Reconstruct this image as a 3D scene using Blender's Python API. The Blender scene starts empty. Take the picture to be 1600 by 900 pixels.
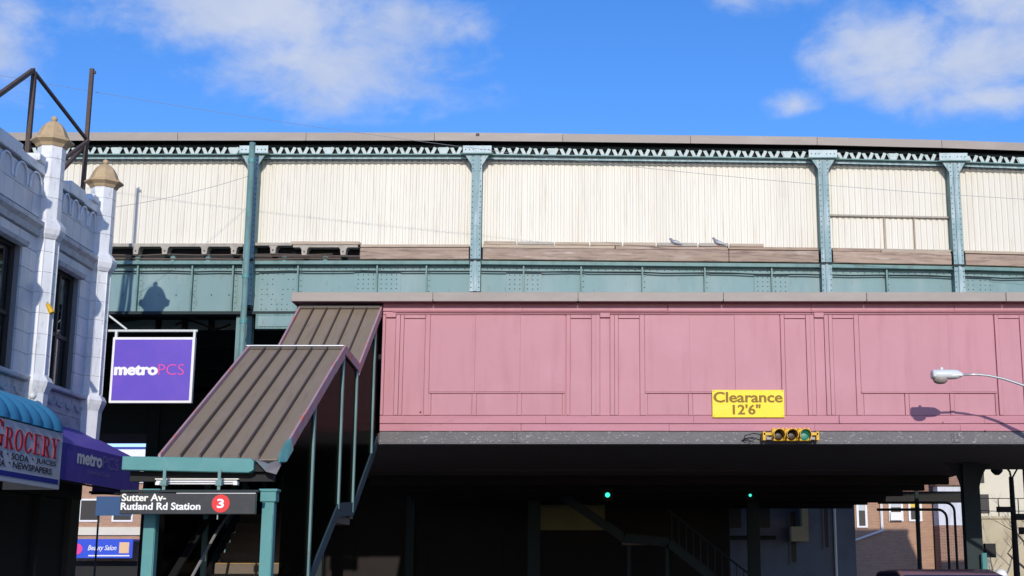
import bpy, math, random
from mathutils import Vector, Matrix
random.seed(7)
S = bpy.context.scene
COL = S.collection
rad = math.radians

# ------------------------------------------------------------------ camera
cam_d = bpy.data.cameras.new('camera'); cam = bpy.data.objects.new('camera', cam_d); COL.objects.link(cam)
cam.location = (0, 0, 1.65)
cam.rotation_euler = (rad(90 + 11.64), 0, 0)
cam_d.sensor_width = 36.0; cam_d.lens = 36.0 * 2160 / 1600
cam_d.shift_x = -130 / 1600.0
cam_d.clip_end = 3000
S.camera = cam

# ------------------------------------------------------------------ sky, sun, exposure
SUN_DX, SUN_DZ = -0.06, -0.364          # the sun's rays: mostly straight along the street, away from the camera
ELEV = math.atan(-SUN_DZ / math.hypot(1, SUN_DX))
world = bpy.data.worlds.new('World'); S.world = world; world.use_nodes = True
nt = world.node_tree; N = nt.nodes; L = nt.links
for n in list(N): N.remove(n)
def wn(t, **k):
    n = N.new(t)
    for a, v in k.items(): setattr(n, a, v)
    return n
out = wn('ShaderNodeOutputWorld'); bg = wn('ShaderNodeBackground'); bg.inputs[1].default_value = 0.12
sky = wn('ShaderNodeTexSky', sky_type='NISHITA'); sky.sun_disc = False
sky.sun_elevation = ELEV; sky.sun_rotation = math.pi + math.atan(SUN_DX)
sky.air_density = 1.0; sky.dust_density = 0.25; sky.ozone_density = 3.0
hs = wn('ShaderNodeHueSaturation'); hs.inputs['Saturation'].default_value = 1.26; hs.inputs['Value'].default_value = 1.12
L.new(sky.outputs[0], hs.inputs['Color'])
tint = wn('ShaderNodeMix', data_type='RGBA', blend_type='MULTIPLY'); tint.inputs['Factor'].default_value = 1.0
tint.inputs['B'].default_value = (1.06, 1.07, 1.40, 1); L.new(hs.outputs[0], tint.inputs['A'])
tc = wn('ShaderNodeTexCoord')
def wmath(op, a, b=None, c=None, clamp=False):
    n = wn('ShaderNodeMath', operation=op); n.use_clamp = clamp
    for i, v in enumerate((a, b, c)):
        if v is None: continue
        if isinstance(v, (int, float)): n.inputs[i].default_value = v
        else: L.new(v, n.inputs[i])
    return n.outputs[0]
def wnoise(scale, detail, rough, vec, dist=0.0):
    n = wn('ShaderNodeTexNoise'); n.inputs['Scale'].default_value = scale; n.inputs['Detail'].default_value = detail
    n.inputs['Roughness'].default_value = rough; n.inputs['Distortion'].default_value = dist
    L.new(vec, n.inputs['Vector']); return n.outputs['Fac']
dirv = tc.outputs['Generated']
mp = wn('ShaderNodeMapping'); mp.inputs['Scale'].default_value = (1, 1, 1.7); L.new(dirv, mp.inputs['Vector'])
n_edge = wnoise(16, 8, 0.62, mp.outputs[0], 0.25)
n_mid = wnoise(7, 4, 0.55, mp.outputs[0], 0.2)
n_tex = wnoise(11, 6, 0.6, mp.outputs[0], 0.5)
sep = wn('ShaderNodeSeparateXYZ'); L.new(dirv, sep.inputs[0])
az = wmath('ARCTAN2', sep.outputs[0], sep.outputs[1]); el = wmath('ARCSINE', sep.outputs[2])
# cloud banks: azimuth, elevation, half width, half height (radians), strength
BANKS = [(-.255, .398, .09, .036, .95), (-.205, .352, .07, .024, .75), (-.31, .40, .03, .02, .7), (-.15, .395, .04, .018, .7), (.225, .368, .05, .022, 1.0), (.285, .352, .055, .026, 1.05), (.245, .342, .05, .014, .85),
         (.305, .395, .045, .022, .95), (.30, .328, .05, .014, .85), (.15, .332, .016, .008, .8), (.125, .412, .028, .014, .55), (-.432, .345, .022, .022, .75),
         (.72, .35, .16, .06, .9), (-.85, .40, .18, .06, .9), (1.6, .45, .3, .12, .9), (-1.7, .40, .3, .10, .9),
         (.1, .75, .25, .10, .8), (2.9, .5, .35, .12, .8)]
acc = None
for (a, e, w, h, s) in BANKS:
    dx = wmath('DIVIDE', wmath('SUBTRACT', az, a), w); dy = wmath('DIVIDE', wmath('SUBTRACT', el, e), h)
    d = wmath('SQRT', wmath('ADD', wmath('MULTIPLY', dx, dx), wmath('MULTIPLY', dy, dy)))
    v = wmath('MULTIPLY', wmath('SUBTRACT', 1.55, d), s)
    acc = v if acc is None else wmath('MAXIMUM', acc, v)
edge = wmath('ADD', wmath('MULTIPLY', wmath('SUBTRACT', n_edge, 0.5), 2.6), wmath('MULTIPLY', wmath('SUBTRACT', n_mid, 0.5), 2.4))
dens = wmath('ADD', acc, edge)
mr = wn('ShaderNodeMapRange', interpolation_type='SMOOTHSTEP'); L.new(dens, mr.inputs['Value'])
mr.inputs['From Min'].default_value = 0.0; mr.inputs['From Max'].default_value = 1.5; mr.inputs['To Max'].default_value = 0.93
ccr = wn('ShaderNodeMapRange'); L.new(n_tex, ccr.inputs['Value'])
ccr.inputs['From Min'].default_value = .3; ccr.inputs['From Max'].default_value = .72
ccol = wn('ShaderNodeMix', data_type='RGBA')
ccol.inputs['A'].default_value = (3.6, 4.5, 6.6, 1); ccol.inputs['B'].default_value = (5.5, 5.9, 7.0, 1)
L.new(ccr.outputs[0], ccol.inputs['Factor'])
cm = wn('ShaderNodeMix', data_type='RGBA'); L.new(mr.outputs[0], cm.inputs['Factor'])
L.new(tint.outputs['Result'], cm.inputs['A']); L.new(ccol.outputs['Result'], cm.inputs['B'])
L.new(cm.outputs['Result'], bg.inputs[0]); L.new(bg.outputs[0], out.inputs[0])

sun_d = bpy.data.lights.new('sun', 'SUN'); sun = bpy.data.objects.new('sun', sun_d); COL.objects.link(sun)
sun_d.energy = 3.3; sun_d.angle = rad(0.5); sun_d.color = (1.0, 0.93, 0.83)
sun.rotation_euler = Vector((SUN_DX, 1, SUN_DZ)).to_track_quat('-Z', 'Y').to_euler()
sun.location = (0, -20, 30)
S.view_settings.view_transform = 'Standard'; S.view_settings.look = 'None'
S.view_settings.exposure = 0.0; S.view_settings.gamma = 1.0
S.cycles.max_bounces = 6; S.cycles.use_denoising = True

# ------------------------------------------------------------------ materials
MATS = {}
def mat(name, col, rough=.65, var=.12, scale=3.0, stretch=(1, 1, 1), dirt=None, damt=0.0, dscale=1.5, dstretch=(1, 1, 1), bump=0.0, bscale=40, metal=0.0, spec=.35, rnd=0.0, dlo=.48, dhi=.72, stain=None, samt=0.0, sscale=2.0, sstretch=(1, 1, 1), slo=.54, shi=.72):
    m = bpy.data.materials.new(name); m.use_nodes = True; MATS[name] = m
    t = m.node_tree; b = t.nodes['Principled BSDF']
    b.inputs['Roughness'].default_value = rough; b.inputs['Metallic'].default_value = metal; b.inputs['Specular IOR Level'].default_value = spec
    co = t.nodes.new('ShaderNodeTexCoord'); ge = t.nodes.new('ShaderNodeNewGeometry')
    def noise(sc, st, det=5):
        mpn = t.nodes.new('ShaderNodeMapping'); mpn.inputs['Scale'].default_value = st
        t.links.new(ge.outputs['Position'], mpn.inputs['Vector'])
        n = t.nodes.new('ShaderNodeTexNoise'); n.inputs['Scale'].default_value = sc; n.inputs['Detail'].default_value = det
        n.inputs['Roughness'].default_value = .62
        t.links.new(mpn.outputs[0], n.inputs['Vector']); return n.outputs['Fac']
    mx = t.nodes.new('ShaderNodeMix'); mx.data_type = 'RGBA'
    mx.inputs['A'].default_value = tuple(max(0, c * (1 - var)) for c in col) + (1,)
    mx.inputs['B'].default_value = tuple(min(1, c * (1 + var)) for c in col) + (1,)
    f = noise(scale, stretch)
    if rnd:
        oi = t.nodes.new('ShaderNodeObjectInfo'); ad = t.nodes.new('ShaderNodeMath'); ad.operation = 'MULTIPLY_ADD'
        t.links.new(oi.outputs['Random'], ad.inputs[0]); ad.inputs[1].default_value = rnd
        sb = t.nodes.new('ShaderNodeMath'); sb.operation = 'SUBTRACT'; t.links.new(f, sb.inputs[0]); sb.inputs[1].default_value = rnd / 2
        t.links.new(sb.outputs[0], ad.inputs[2]); f = ad.outputs[0]
    t.links.new(f, mx.inputs['Factor']); c = mx.outputs['Result']
    if dirt:
        mr = t.nodes.new('ShaderNodeMapRange'); mr.inputs['From Min'].default_value = dlo; mr.inputs['From Max'].default_value = dhi; mr.inputs['To Max'].default_value = damt
        t.links.new(noise(dscale, dstretch, 8), mr.inputs['Value'])
        m2 = t.nodes.new('ShaderNodeMix'); m2.data_type = 'RGBA'; m2.inputs['B'].default_value = tuple(dirt) + (1,)
        t.links.new(mr.outputs[0], m2.inputs['Factor']); t.links.new(c, m2.inputs['A']); c = m2.outputs['Result']
    if stain:
        mr = t.nodes.new('ShaderNodeMapRange'); mr.inputs['From Min'].default_value = slo; mr.inputs['From Max'].default_value = shi; mr.inputs['To Max'].default_value = samt
        t.links.new(noise(sscale, sstretch, 9), mr.inputs['Value'])
        m3 = t.nodes.new('ShaderNodeMix'); m3.data_type = 'RGBA'; m3.inputs['B'].default_value = tuple(stain) + (1,)
        t.links.new(mr.outputs[0], m3.inputs['Factor']); t.links.new(c, m3.inputs['A']); c = m3.outputs['Result']
    t.links.new(c, b.inputs['Base Color'])
    if bump:
        bn = t.nodes.new('ShaderNodeBump'); bn.inputs['Strength'].default_value = bump; bn.inputs['Distance'].default_value = .02
        t.links.new(noise(bscale, stretch, 4), bn.inputs['Height']); t.links.new(bn.outputs[0], b.inputs['Normal'])
    return m
def emit(name, col, st, base=None):
    m = bpy.data.materials.new(name); m.use_nodes = True; b = m.node_tree.nodes['Principled BSDF']
    b.inputs['Base Color'].default_value = (base or col) + (1,); b.inputs['Emission Color'].default_value = col + (1,); b.inputs['Emission Strength'].default_value = st
    b.inputs['Roughness'].default_value = .3
    return m
def glass(name, tint, fac=.12, rough=.03, refl=1.0):
    m = bpy.data.materials.new(name); m.use_nodes = True; t = m.node_tree; t.nodes.clear()
    o = t.nodes.new('ShaderNodeOutputMaterial'); tr = t.nodes.new('ShaderNodeBsdfTransparent'); gl = t.nodes.new('ShaderNodeBsdfGlossy')
    tr.inputs[0].default_value = tint + (1,); gl.inputs['Roughness'].default_value = rough
    fr = t.nodes.new('ShaderNodeFresnel'); fr.inputs[0].default_value = 1.45; ad = t.nodes.new('ShaderNodeMath'); ad.operation = 'ADD'; ad.inputs[1].default_value = fac; ad.use_clamp = True; ad.operation = 'MULTIPLY_ADD'; ad.inputs[1].default_value = refl; ad.inputs[2].default_value = fac
    t.links.new(fr.outputs[0], ad.inputs[0]); mx = t.nodes.new('ShaderNodeMixShader')
    t.links.new(ad.outputs[0], mx.inputs[0]); t.links.new(tr.outputs[0], mx.inputs[1]); t.links.new(gl.outputs[0], mx.inputs[2]); t.links.new(mx.outputs[0], o.inputs[0])
    return m
TEAL = mat('teal_paint', (.145, .265, .255), .55, .13, 2.2, (1, 1, .35), dirt=(.05, .085, .085), damt=.55, dscale=2.2, dstretch=(1.2, 1, .5), bump=.12, bscale=25, stain=(.17, .105, .07), samt=.6, sscale=8, slo=.60, shi=.70)
TEALW = mat('teal_web_paint', (.185, .30, .305), .6, .10, .8, (1, 1, .25), dirt=(.36, .43, .43), damt=.5, dscale=.9, dstretch=(1, 1, .3), bump=.06, stain=(.16, .13, .10), samt=.55, sscale=6, sstretch=(1.5, 1, .5), slo=.60, shi=.72)
TEALC = mat('teal_chalky_paint', (.22, .34, .36), .6, .15, 5, (1, 1, .3), dirt=(.52, .60, .62), damt=.7, dscale=9, dstretch=(1, 1, .12), bump=.1, dlo=.46, dhi=.66)
TEALR = mat('dark_rivet_paint', (.06, .105, .11), .6, .15, 5)
TEALL = mat('pale_lattice_paint', (.50, .60, .61), .6, .12, 5, dirt=(.2, .33, .33), damt=.5, dscale=6)
TEALB = mat('teal_bright_paint', (.085, .27, .265), .5, .1, 4, dirt=(.16, .34, .335), damt=.5, dscale=3, bump=.05)
TEALN = mat('shaded_navy_teal', (.035, .07, .085), .6, .2, 4)  # shade on the stair stringers' sides painted into the teal
TEALD = mat('dark_shaded_teal', (.018, .030, .032), .7, .3, 2)  # darkened copy of the teal, with the shade below the tracks in its colour
IVORY = mat('ivory_sheet', (.70, .675, .59), .5, .05, 1.2, (1, 1, .15), dirt=(.57, .53, .44), damt=.4, dscale=1.6, dstretch=(2.5, 1, .12), spec=.3, rnd=.5, stain=(.50, .43, .33), samt=.5, sscale=4.5, sstretch=(3, 1, .16), slo=.54, shi=.70, bump=.1, bscale=2)
FASC = mat('taupe_fascia', (.325, .285, .25), .55, .08, 1.5, (.6, 1, 2), dirt=(.42, .385, .35), damt=.5, dscale=1.3, dstretch=(.8, 1, 3), rnd=.35)
PINK = mat('pink_paint', (.50, .235, .27), .6, .06, .8, dirt=(.565, .30, .335), damt=.5, dscale=.7, rnd=.3, bump=.12, bscale=2.2, stain=(.40, .165, .195), samt=.38, sscale=2.6, sstretch=(1.6, 1, .22), slo=.50, shi=.68)
PINKD = mat('pink_lower_paint', (.50, .22, .26), .62, .06, .9, (.5, 1, 2), dirt=(.42, .165, .205), damt=.55, dscale=1.4, dstretch=(.5, 1, 3), rnd=.2, bump=.06, stain=(.30, .14, .15), samt=.6, sscale=5, sstretch=(.5, 1, 2.2), slo=.58, shi=.75)
GREY = mat('grey_girder_paint', (.13, .125, .13), .55, .3, 5, (.5, 1, 1.5), dirt=(.40, .40, .41), damt=.8, dscale=22, dstretch=(.7, 1, 1.1), bump=.4, bscale=30, dlo=.58, dhi=.68)
SOFFD = mat('shade_black_wall', (.022, .018, .017), .9, .3, 1.2)  # near-black copy of the soffit brown; underpass shade put into the colour
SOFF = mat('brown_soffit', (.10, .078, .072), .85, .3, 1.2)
BROWN = mat('brown_roof_metal', (.255, .20, .14), .65, .07, 1.5, (2.5, .5, .5), dirt=(.29, .24, .20), damt=.5, dscale=2.2, dstretch=(2.5, .6, .6), spec=.3, rnd=.4, bump=.12, bscale=3, stain=(.15, .12, .095), samt=.4, sscale=3, sstretch=(4, .5, .5), slo=.52, shi=.68)
BROWND = mat('brown_seam_metal', (.075, .057, .047), .5, .15, 3)
EDGE = mat('worn_edge_paint', (.42, .27, .30), .7, .18, 3, dirt=(.62, .16, .10), damt=.8, dscale=3.4, dstretch=(1, 1.3, 1), dlo=.56, dhi=.60)
TORN = mat('torn_flashing', (.16, .145, .155), .6, .25, 6, dirt=(.10, .26, .26), damt=.6, dscale=5)
WOOD = mat('weathered_timber', (.38, .285, .22), .85, .22, 5, (.35, 1, 3), dirt=(.12, .085, .07), damt=.8, dscale=5, dstretch=(.3, 1, 3.2), bump=.6, bscale=20, rnd=.4, stain=(.58, .50, .43), samt=.7, sscale=4, sstretch=(.35, 1, 2.6), slo=.55, shi=.72)
WOODL = mat('pale_timber', (.46, .38, .29), .85, .2, 6, (.4, 1, 3), dirt=(.27, .20, .15), damt=.6, dscale=8, dstretch=(.3, 1, 3), bump=.4, rnd=.3)
CONC = mat('pale_concrete', (.41, .375, .32), .85, .16, 6, dirt=(.22, .20, .17), damt=.6, dscale=5, bump=.3, rnd=.2)
RUST = mat('rusty_conduit', (.15, .115, .095), .8, .3, 9)
TERRA = mat('white_glazed_terracotta', (.78, .80, .82), .32, .05, 1.8, dirt=(.50, .52, .55), damt=.5, dscale=2.4, dstretch=(1, 1, .5), spec=.5, rnd=.35, bump=.05, stain=(.34, .34, .35), samt=.55, sscale=5, sstretch=(2, 2, .6), slo=.56, shi=.70)
TERRAW = mat('shaded_terracotta', (.60, .635, .68), .35, .06, 1.8, dirt=(.38, .40, .43), damt=.5, dscale=2.4, dstretch=(1, 1, .5), spec=.4, rnd=.5, bump=.05)  # pilaster terracotta darkened: facade shade put into the colour, plus grime
TERRAJ = mat('terracotta_joint', (.22, .225, .24), .8, .15, 4)
TERRAD = mat('grimy_terracotta', (.52, .54, .57), .5, .12, 3, dirt=(.2, .2, .21), damt=.7, dscale=5, bump=.3)
TAN = mat('tan_cap_stone', (.50, .37, .215), .8, .14, 5, dirt=(.24, .175, .105), damt=.5, dscale=4, bump=.25)
STEEL = mat('rusty_brown_steel', (.085, .062, .055), .75, .25, 6, dirt=(.17, .10, .07), damt=.5, dscale=9)
DARK = mat('near_black', (.012, .012, .013), .7, .3, 4)
WFRAME = mat('dark_window_frame', (.035, .032, .03), .5, .2, 5)
BLIND = mat('grey_blind', (.55, .58, .58), .8, .1, 3)
WPANE = glass('window_glass', (.75, .80, .80), .08)
SPANE = glass('dark_stair_glass', (.12, .13, .14), .0, .2, .14)
PURPLE = mat('purple_sign_face', (.115, .065, .50), .4, .07, 2.0, dirt=(.19, .085, .52), damt=.5, dscale=1.3)
PURPAWN = mat('purple_awning_canvas', (.105, .075, .40), .7, .12, 3, dirt=(.15, .115, .45), damt=.5, dscale=3)
WHITE = mat('white_paint', (.80, .80, .80), .45, .04, 4, dirt=(.6, .6, .6), damt=.3, dscale=6)
WLET = mat('white_lettering', (.82, .82, .82), .5, .02)
CREAMLET = mat('cream_lettering', (.82, .80, .72), .5, .05, 8)
MAGENTA = mat('magenta_lettering', (.72, .07, .33), .5, .05)
LILAC = mat('lilac_lettering', (.24, .20, .46), .6, .05)
BLUEAWN = mat('sky_blue_awning_canvas', (.045, .27, .47), .85, .12, 3, dirt=(.07, .34, .54), damt=.4, dscale=4)
GSIGN = mat('grocery_board', (.66, .68, .72), .5, .05, 3, dirt=(.5, .52, .55), damt=.4, dscale=3)
REDLET = mat('red_lettering', (.52, .03, .05), .5, .1, 8)
DARKLET = mat('dark_lettering', (.05, .05, .07), .6, .1)
NAVY = mat('navy_band', (.03, .045, .32), .5, .1)
YELLOW = mat('yellow_sign', (.90, .68, .02), .5, .05, 6, dirt=(.86, .74, .14), damt=.4, dscale=4, stain=(.55, .36, .06), samt=.5, sscale=9, slo=.60, shi=.72)
OCHRE = mat('ochre_lettering', (.24, .14, .008), .6, .1)
SIGY = mat('signal_yellow', (.70, .41, .018), .45, .1, 8, dirt=(.34, .2, .04), damt=.5, dscale=14)
LAMPG = mat('lamp_grey_paint', (.66, .69, .68), .4, .05, 6)
GALV = mat('galvanised_pipe', (.52, .53, .54), .35, .1, 8, metal=.5)
LENSB = mat('dull_lamp_lens', (.34, .29, .26), .4, .1, 10)
LENSD = mat('unlit_amber_lens', (.05, .028, .014), .3, .2, 20)
LENSG = emit('lit_green_lens', (.01, .26, .17), .45, (.02, .12, .09))
LENSF = emit('bright_green_lens', (.05, .9, .65), 1.3)
SIGNBK = mat('black_sign_enamel', (.022, .023, .026), .3, .2, 4, dirt=(.05, .05, .055), damt=.5, dscale=6, spec=.5)
SIGNRED = mat('red_disc', (.72, .035, .035), .5, .04)
STEPM = mat('worn_step', (.16, .13, .10), .8, .2, 6)
NOSE = mat('yellow_step_edge', (.50, .30, .10), .7, .2, 6)
ASPH = mat('asphalt', (.048, .048, .05), .9, .25, 1.5, dirt=(.07, .07, .07), damt=.6, dscale=.5, bump=.4, bscale=60)
PAVE = mat('pavement_concrete', (.24, .23, .215), .9, .12, 1.2, dirt=(.15, .145, .14), damt=.5, dscale=1.2, bump=.3)
PAINTW = mat('road_paint', (.6, .6, .58), .8, .15, 5)
ROOFG = mat('flat_roof_felt', (.09, .09, .09), .9, .2, 2)
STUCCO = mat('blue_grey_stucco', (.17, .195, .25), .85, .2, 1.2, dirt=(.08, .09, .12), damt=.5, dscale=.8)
CREAMW = mat('cream_siding', (.66, .62, .50), .8, .06, .8, (1, 1, 6), dirt=(.5, .47, .38), damt=.4, dscale=.6)
BUFF = mat('buff_stone_wall', (.50, .43, .29), .9, .15, .9, dirt=(.33, .28, .19), damt=.5, dscale=.7, bump=.4, bscale=5)
PEEL = mat('peeling_whitewash', (.62, .64, .70), .85, .12, 1.2, (1, 1, .4), dirt=(.36, .37, .42), damt=.7, dscale=1.6, dstretch=(2, 1, .5))
BARK = mat('dark_bark', (.075, .06, .05), .9, .3, 8)
CURTY = mat('yellow_curtain', (.78, .58, .10), .8, .1, 3)
CARP = mat('dark_blue_car_paint', (.012, .014, .035), .2, .1, 2, spec=.6)
CARG = mat('car_glass', (.02, .022, .025), .08, .1, 2, spec=.6)
RUBBER = mat('black_rubber', (.02, .02, .02), .85, .1)
BLUESIGN = mat('blue_shop_sign', (.02, .075, .60), .5, .08, 2)
HOTPINK = mat('hot_pink_print', (.75, .05, .30), .5, .1)
SKINP = mat('peach_print', (.75, .48, .28), .5, .3, 30)
OLIVE = mat('olive_panel', (.23, .21, .10), .8, .1, 2)
FEATH = mat('slate_feathers', (.24, .25, .28), .7, .2, 30)
FEATHL = mat('pale_feathers', (.50, .51, .53), .7, .15, 30)
def brick_mat(name, c1, c2, mortar, sc):
    m = bpy.data.materials.new(name); m.use_nodes = True; t = m.node_tree; b = t.nodes['Principled BSDF']; b.inputs['Roughness'].default_value = .9
    ge = t.nodes.new('ShaderNodeNewGeometry'); sp = t.nodes.new('ShaderNodeSeparateXYZ'); cb = t.nodes.new('ShaderNodeCombineXYZ'); bk = t.nodes.new('ShaderNodeTexBrick')
    t.links.new(ge.outputs['Position'], sp.inputs[0]); t.links.new(sp.outputs[0], cb.inputs[0]); t.links.new(sp.outputs[2], cb.inputs[1]); t.links.new(cb.outputs[0], bk.inputs['Vector'])
    bk.inputs['Color1'].default_value = c1 + (1,); bk.inputs['Color2'].default_value = c2 + (1,); bk.inputs['Mortar'].default_value = mortar + (1,)
    bk.inputs['Scale'].default_value = sc; bk.inputs['Brick Width'].default_value = .6; bk.inputs['Row Height'].default_value = .22; bk.inputs['Mortar Size'].default_value = .02
    t.links.new(bk.outputs['Color'], b.inputs['Base Color']); return m
BRICK = brick_mat('red_brick', (.30, .155, .10), (.22, .105, .07), (.36, .31, .26), 2.6)
BRICKT = brick_mat('tan_brick', (.44, .25, .15), (.36, .19, .12), (.42, .35, .28), 2.6)

# ------------------------------------------------------------------ mesh helpers
ROOT = {}
def tag(o, label=None, cat=None, group=None, kind=None):
    if label: o['label'] = label
    if cat: o['category'] = cat
    if group: o['group'] = group
    if kind: o['kind'] = kind
    return o
def thing(name, loc, label, cat, group=None):
    o = bpy.data.objects.new(name, None); COL.objects.link(o); o.location = loc; o.empty_display_size = .2
    ROOT[o.name] = Vector(loc); return tag(o, label, cat, group)
def link(name, me, m, parent=None, loc=None, bevel=0, smooth=False):
    o = bpy.data.objects.new(name, me); COL.objects.link(o)
    if m and not me.materials: me.materials.append(m)
    if parent is not None:
        o.parent = parent; ROOT[o.name] = ROOT[parent.name]
    else: ROOT[o.name] = Vector((0, 0, 0))
    if bevel:
        b = o.modifiers.new('bevel', 'BEVEL'); b.width = bevel; b.segments = 2; b.limit_method = 'ANGLE'
    if smooth:
        for p in me.polygons: p.use_smooth = True
    return o
class MB:
    def __init__(s): s.v = []; s.f = []
    def add(s, vs, fs):
        n = len(s.v); s.v += [tuple(v) for v in vs]; s.f += [tuple(i + n for i in f) for f in fs]; return s
    def hexa(s, p):
        return s.add(p, [(0, 3, 2, 1), (4, 5, 6, 7), (0, 1, 5, 4), (1, 2, 6, 5), (2, 3, 7, 6), (3, 0, 4, 7)])
    def box(s, x0, x1, y0, y1, z0, z1):
        return s.hexa([(x0, y0, z0), (x1, y0, z0), (x1, y1, z0), (x0, y1, z0), (x0, y0, z1), (x1, y0, z1), (x1, y1, z1), (x0, y1, z1)])
    def prism(s, poly, d):
        d = Vector(d); n = len(poly); a = [Vector(p) for p in poly]; b = [p + d for p in a]
        return s.add(a + b, [tuple(range(n - 1, -1, -1)), tuple(range(n, 2 * n))] + [(i, (i + 1) % n, n + (i + 1) % n, n + i) for i in range(n)])
    def bar(s, p, q, w, h=None, up=(0, 0, 1)):
        h = w if h is None else h; p, q = Vector(p), Vector(q); d = (q - p).normalized(); u = Vector(up)
        if abs(d.dot(u)) > .98: u = Vector((0, 1, 0))
        r = d.cross(u).normalized() * w / 2; u2 = r.cross(d).normalized() * h / 2
        return s.hexa([p - r - u2, p + r - u2, q + r - u2, q - r - u2, p - r + u2, p + r + u2, q + r + u2, q - r + u2])
    def tube(s, pts, r, n=8, cap=True):
        pts = [Vector(p) for p in pts]; rs = r if isinstance(r, (list, tuple)) else [r] * len(pts); rings = []
        ref = None
        for i, p in enumerate(pts):
            d = (pts[min(i + 1, len(pts) - 1)] - pts[max(i - 1, 0)]).normalized()
            if ref is None: ref = Vector((0, 0, 1)) if abs(d.z) < .9 else Vector((1, 0, 0))
            a = d.cross(ref).normalized(); b = a.cross(d).normalized(); ref = b
            rings.append([p + (a * math.cos(2 * math.pi * k / n) + b * math.sin(2 * math.pi * k / n)) * rs[i] for k in range(n)])
        fs = []
        for i in range(len(pts) - 1):
            for k in range(n): fs.append((i * n + k, (i + 1) * n + k, (i + 1) * n + (k + 1) % n, i * n + (k + 1) % n))
        if cap: fs += [tuple(range(n)), tuple(range(len(pts) * n - 1, (len(pts) - 1) * n - 1, -1))]
        return s.add([v for ring in rings for v in ring], fs)
    def lathe(s, prof, c, n=8, axis='z', ph=0.0, sx=1, sy=1):
        c = Vector(c); vs = []; fs = []
        for (r, h) in prof:
            for k in range(n):
                a = ph + 2 * math.pi * k / n; x, y = r * math.cos(a) * sx, r * math.sin(a) * sy
                vs.append(c + (Vector((x, y, h)) if axis == 'z' else Vector((x, h, y)) if axis == 'y' else Vector((h, x, y))))
        for i in range(len(prof) - 1):
            for k in range(n): fs.append((i * n + k, i * n + (k + 1) % n, (i + 1) * n + (k + 1) % n, (i + 1) * n + k))
        fs += [tuple(range(n - 1, -1, -1)), tuple(range((len(prof) - 1) * n, len(prof) * n))]
        return s.add(vs, fs)
    def mesh(s, name, o=(0, 0, 0)):
        me = bpy.data.meshes.new(name); o = Vector(o)
        me.from_pydata([tuple(Vector(v) - o) for v in s.v], [], s.f); me.validate(); me.update()
        import bmesh
        bm = bmesh.new(); bm.from_mesh(me); bmesh.ops.recalc_face_normals(bm, faces=bm.faces); bm.to_mesh(me); bm.free()
        return me
    def build(s, name, m, parent=None, bevel=0, smooth=False):
        o = ROOT[parent.name] if parent is not None else (0, 0, 0)
        return link(name, s.mesh(name, o), m, parent, bevel=bevel, smooth=smooth)
def top(o, label, cat, group=None): return tag(o, label, cat, group)
def recentre(o):                      # origin of a one-mesh thing to its base
    vs = [v.co for v in o.data.vertices]
    c = Vector(((min(v.x for v in vs) + max(v.x for v in vs)) / 2, (min(v.y for v in vs) + max(v.y for v in vs)) / 2, min(v.z for v in vs)))
    for v in o.data.vertices: v.co -= c
    o.location = c; ROOT[o.name] = c; return o
def B(x0, x1, y0, y1, z0, z1): return MB().box(x0, x1, y0, y1, z0, z1)
def struct(name, mb, m, bevel=0): return tag(mb.build(name, m, None, bevel), kind='structure')
# lettering: flat meshes fitted to a rectangle (o lower left corner, r and u the writing and the up directions)
def lettering(body, o, r, u, w, h, m, parent, thick=0.0, depth=.006, name='lettering', shear=0.0, bold=0.0):
    cu = bpy.data.curves.new('t', 'FONT'); cu.body = body; cu.size = 1; cu.offset = thick; cu.resolution_u = 4; cu.shear = shear
    ob = bpy.data.objects.new('t', cu); COL.objects.link(ob); bpy.context.view_layer.update()
    me = bpy.data.meshes.new_from_object(ob.evaluated_get(bpy.context.evaluated_depsgraph_get()))
    bpy.data.objects.remove(ob); bpy.data.curves.remove(cu)
    xs = [v.co.x for v in me.vertices]; ys = [v.co.y for v in me.vertices]
    x0, x1, y0, y1 = min(xs), max(xs), min(ys), max(ys); sx, sy = w / (x1 - x0), h / (y1 - y0)
    o, r, u = Vector(o), Vector(r).normalized(), Vector(u).normalized(); nrm = r.cross(u); base = ROOT[parent.name]
    if bold:
        b0 = [v.co.copy() for v in me.vertices]; pf = [tuple(q.vertices) for q in me.polygons]; nv = len(b0); vs2 = []; fs2 = []
        for i_, (ddx, ddy) in enumerate(((0, 0), (bold, 0), (-bold, 0), (0, bold * .6), (0, -bold * .6))):
            vs2 += [(c_.x + ddx, c_.y + ddy, .0004 * i_) for c_ in b0]; fs2 += [tuple(t_ + nv * i_ for t_ in f_) for f_ in pf]
        bpy.data.meshes.remove(me); me = bpy.data.meshes.new(name); me.from_pydata(vs2, [], fs2)
    for v in me.vertices:
        v.co = o + r * (v.co.x - x0) * sx + u * (v.co.y - y0) * sy + nrm * (depth + v.co.z) - base
    me.name = name; me.update()
    return link(name, me, m, parent)

# ================================================================== SETTING
struct('ground', B(-500, 500, -200, 900, -.5, 0), ASPH)
struct('pavement', B(-30, -3.6, -40, 33.2, .002, .13), PAVE, .02)
struct('pavement', B(8.3, 30, -40, 33.2, .002, .13), PAVE, .02)
struct('pavement', B(-60, -8, 60, 79, .002, .13), PAVE, .02)
struct('pavement', B(3.8, 60, 56, 80, .002, .13), PAVE, .02)
for k in range(9):
    struct('road_marking', B(2.3, 2.42, -20 + 5.5 * k, -17 + 5.5 * k, .004, .008), PAINTW)

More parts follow.
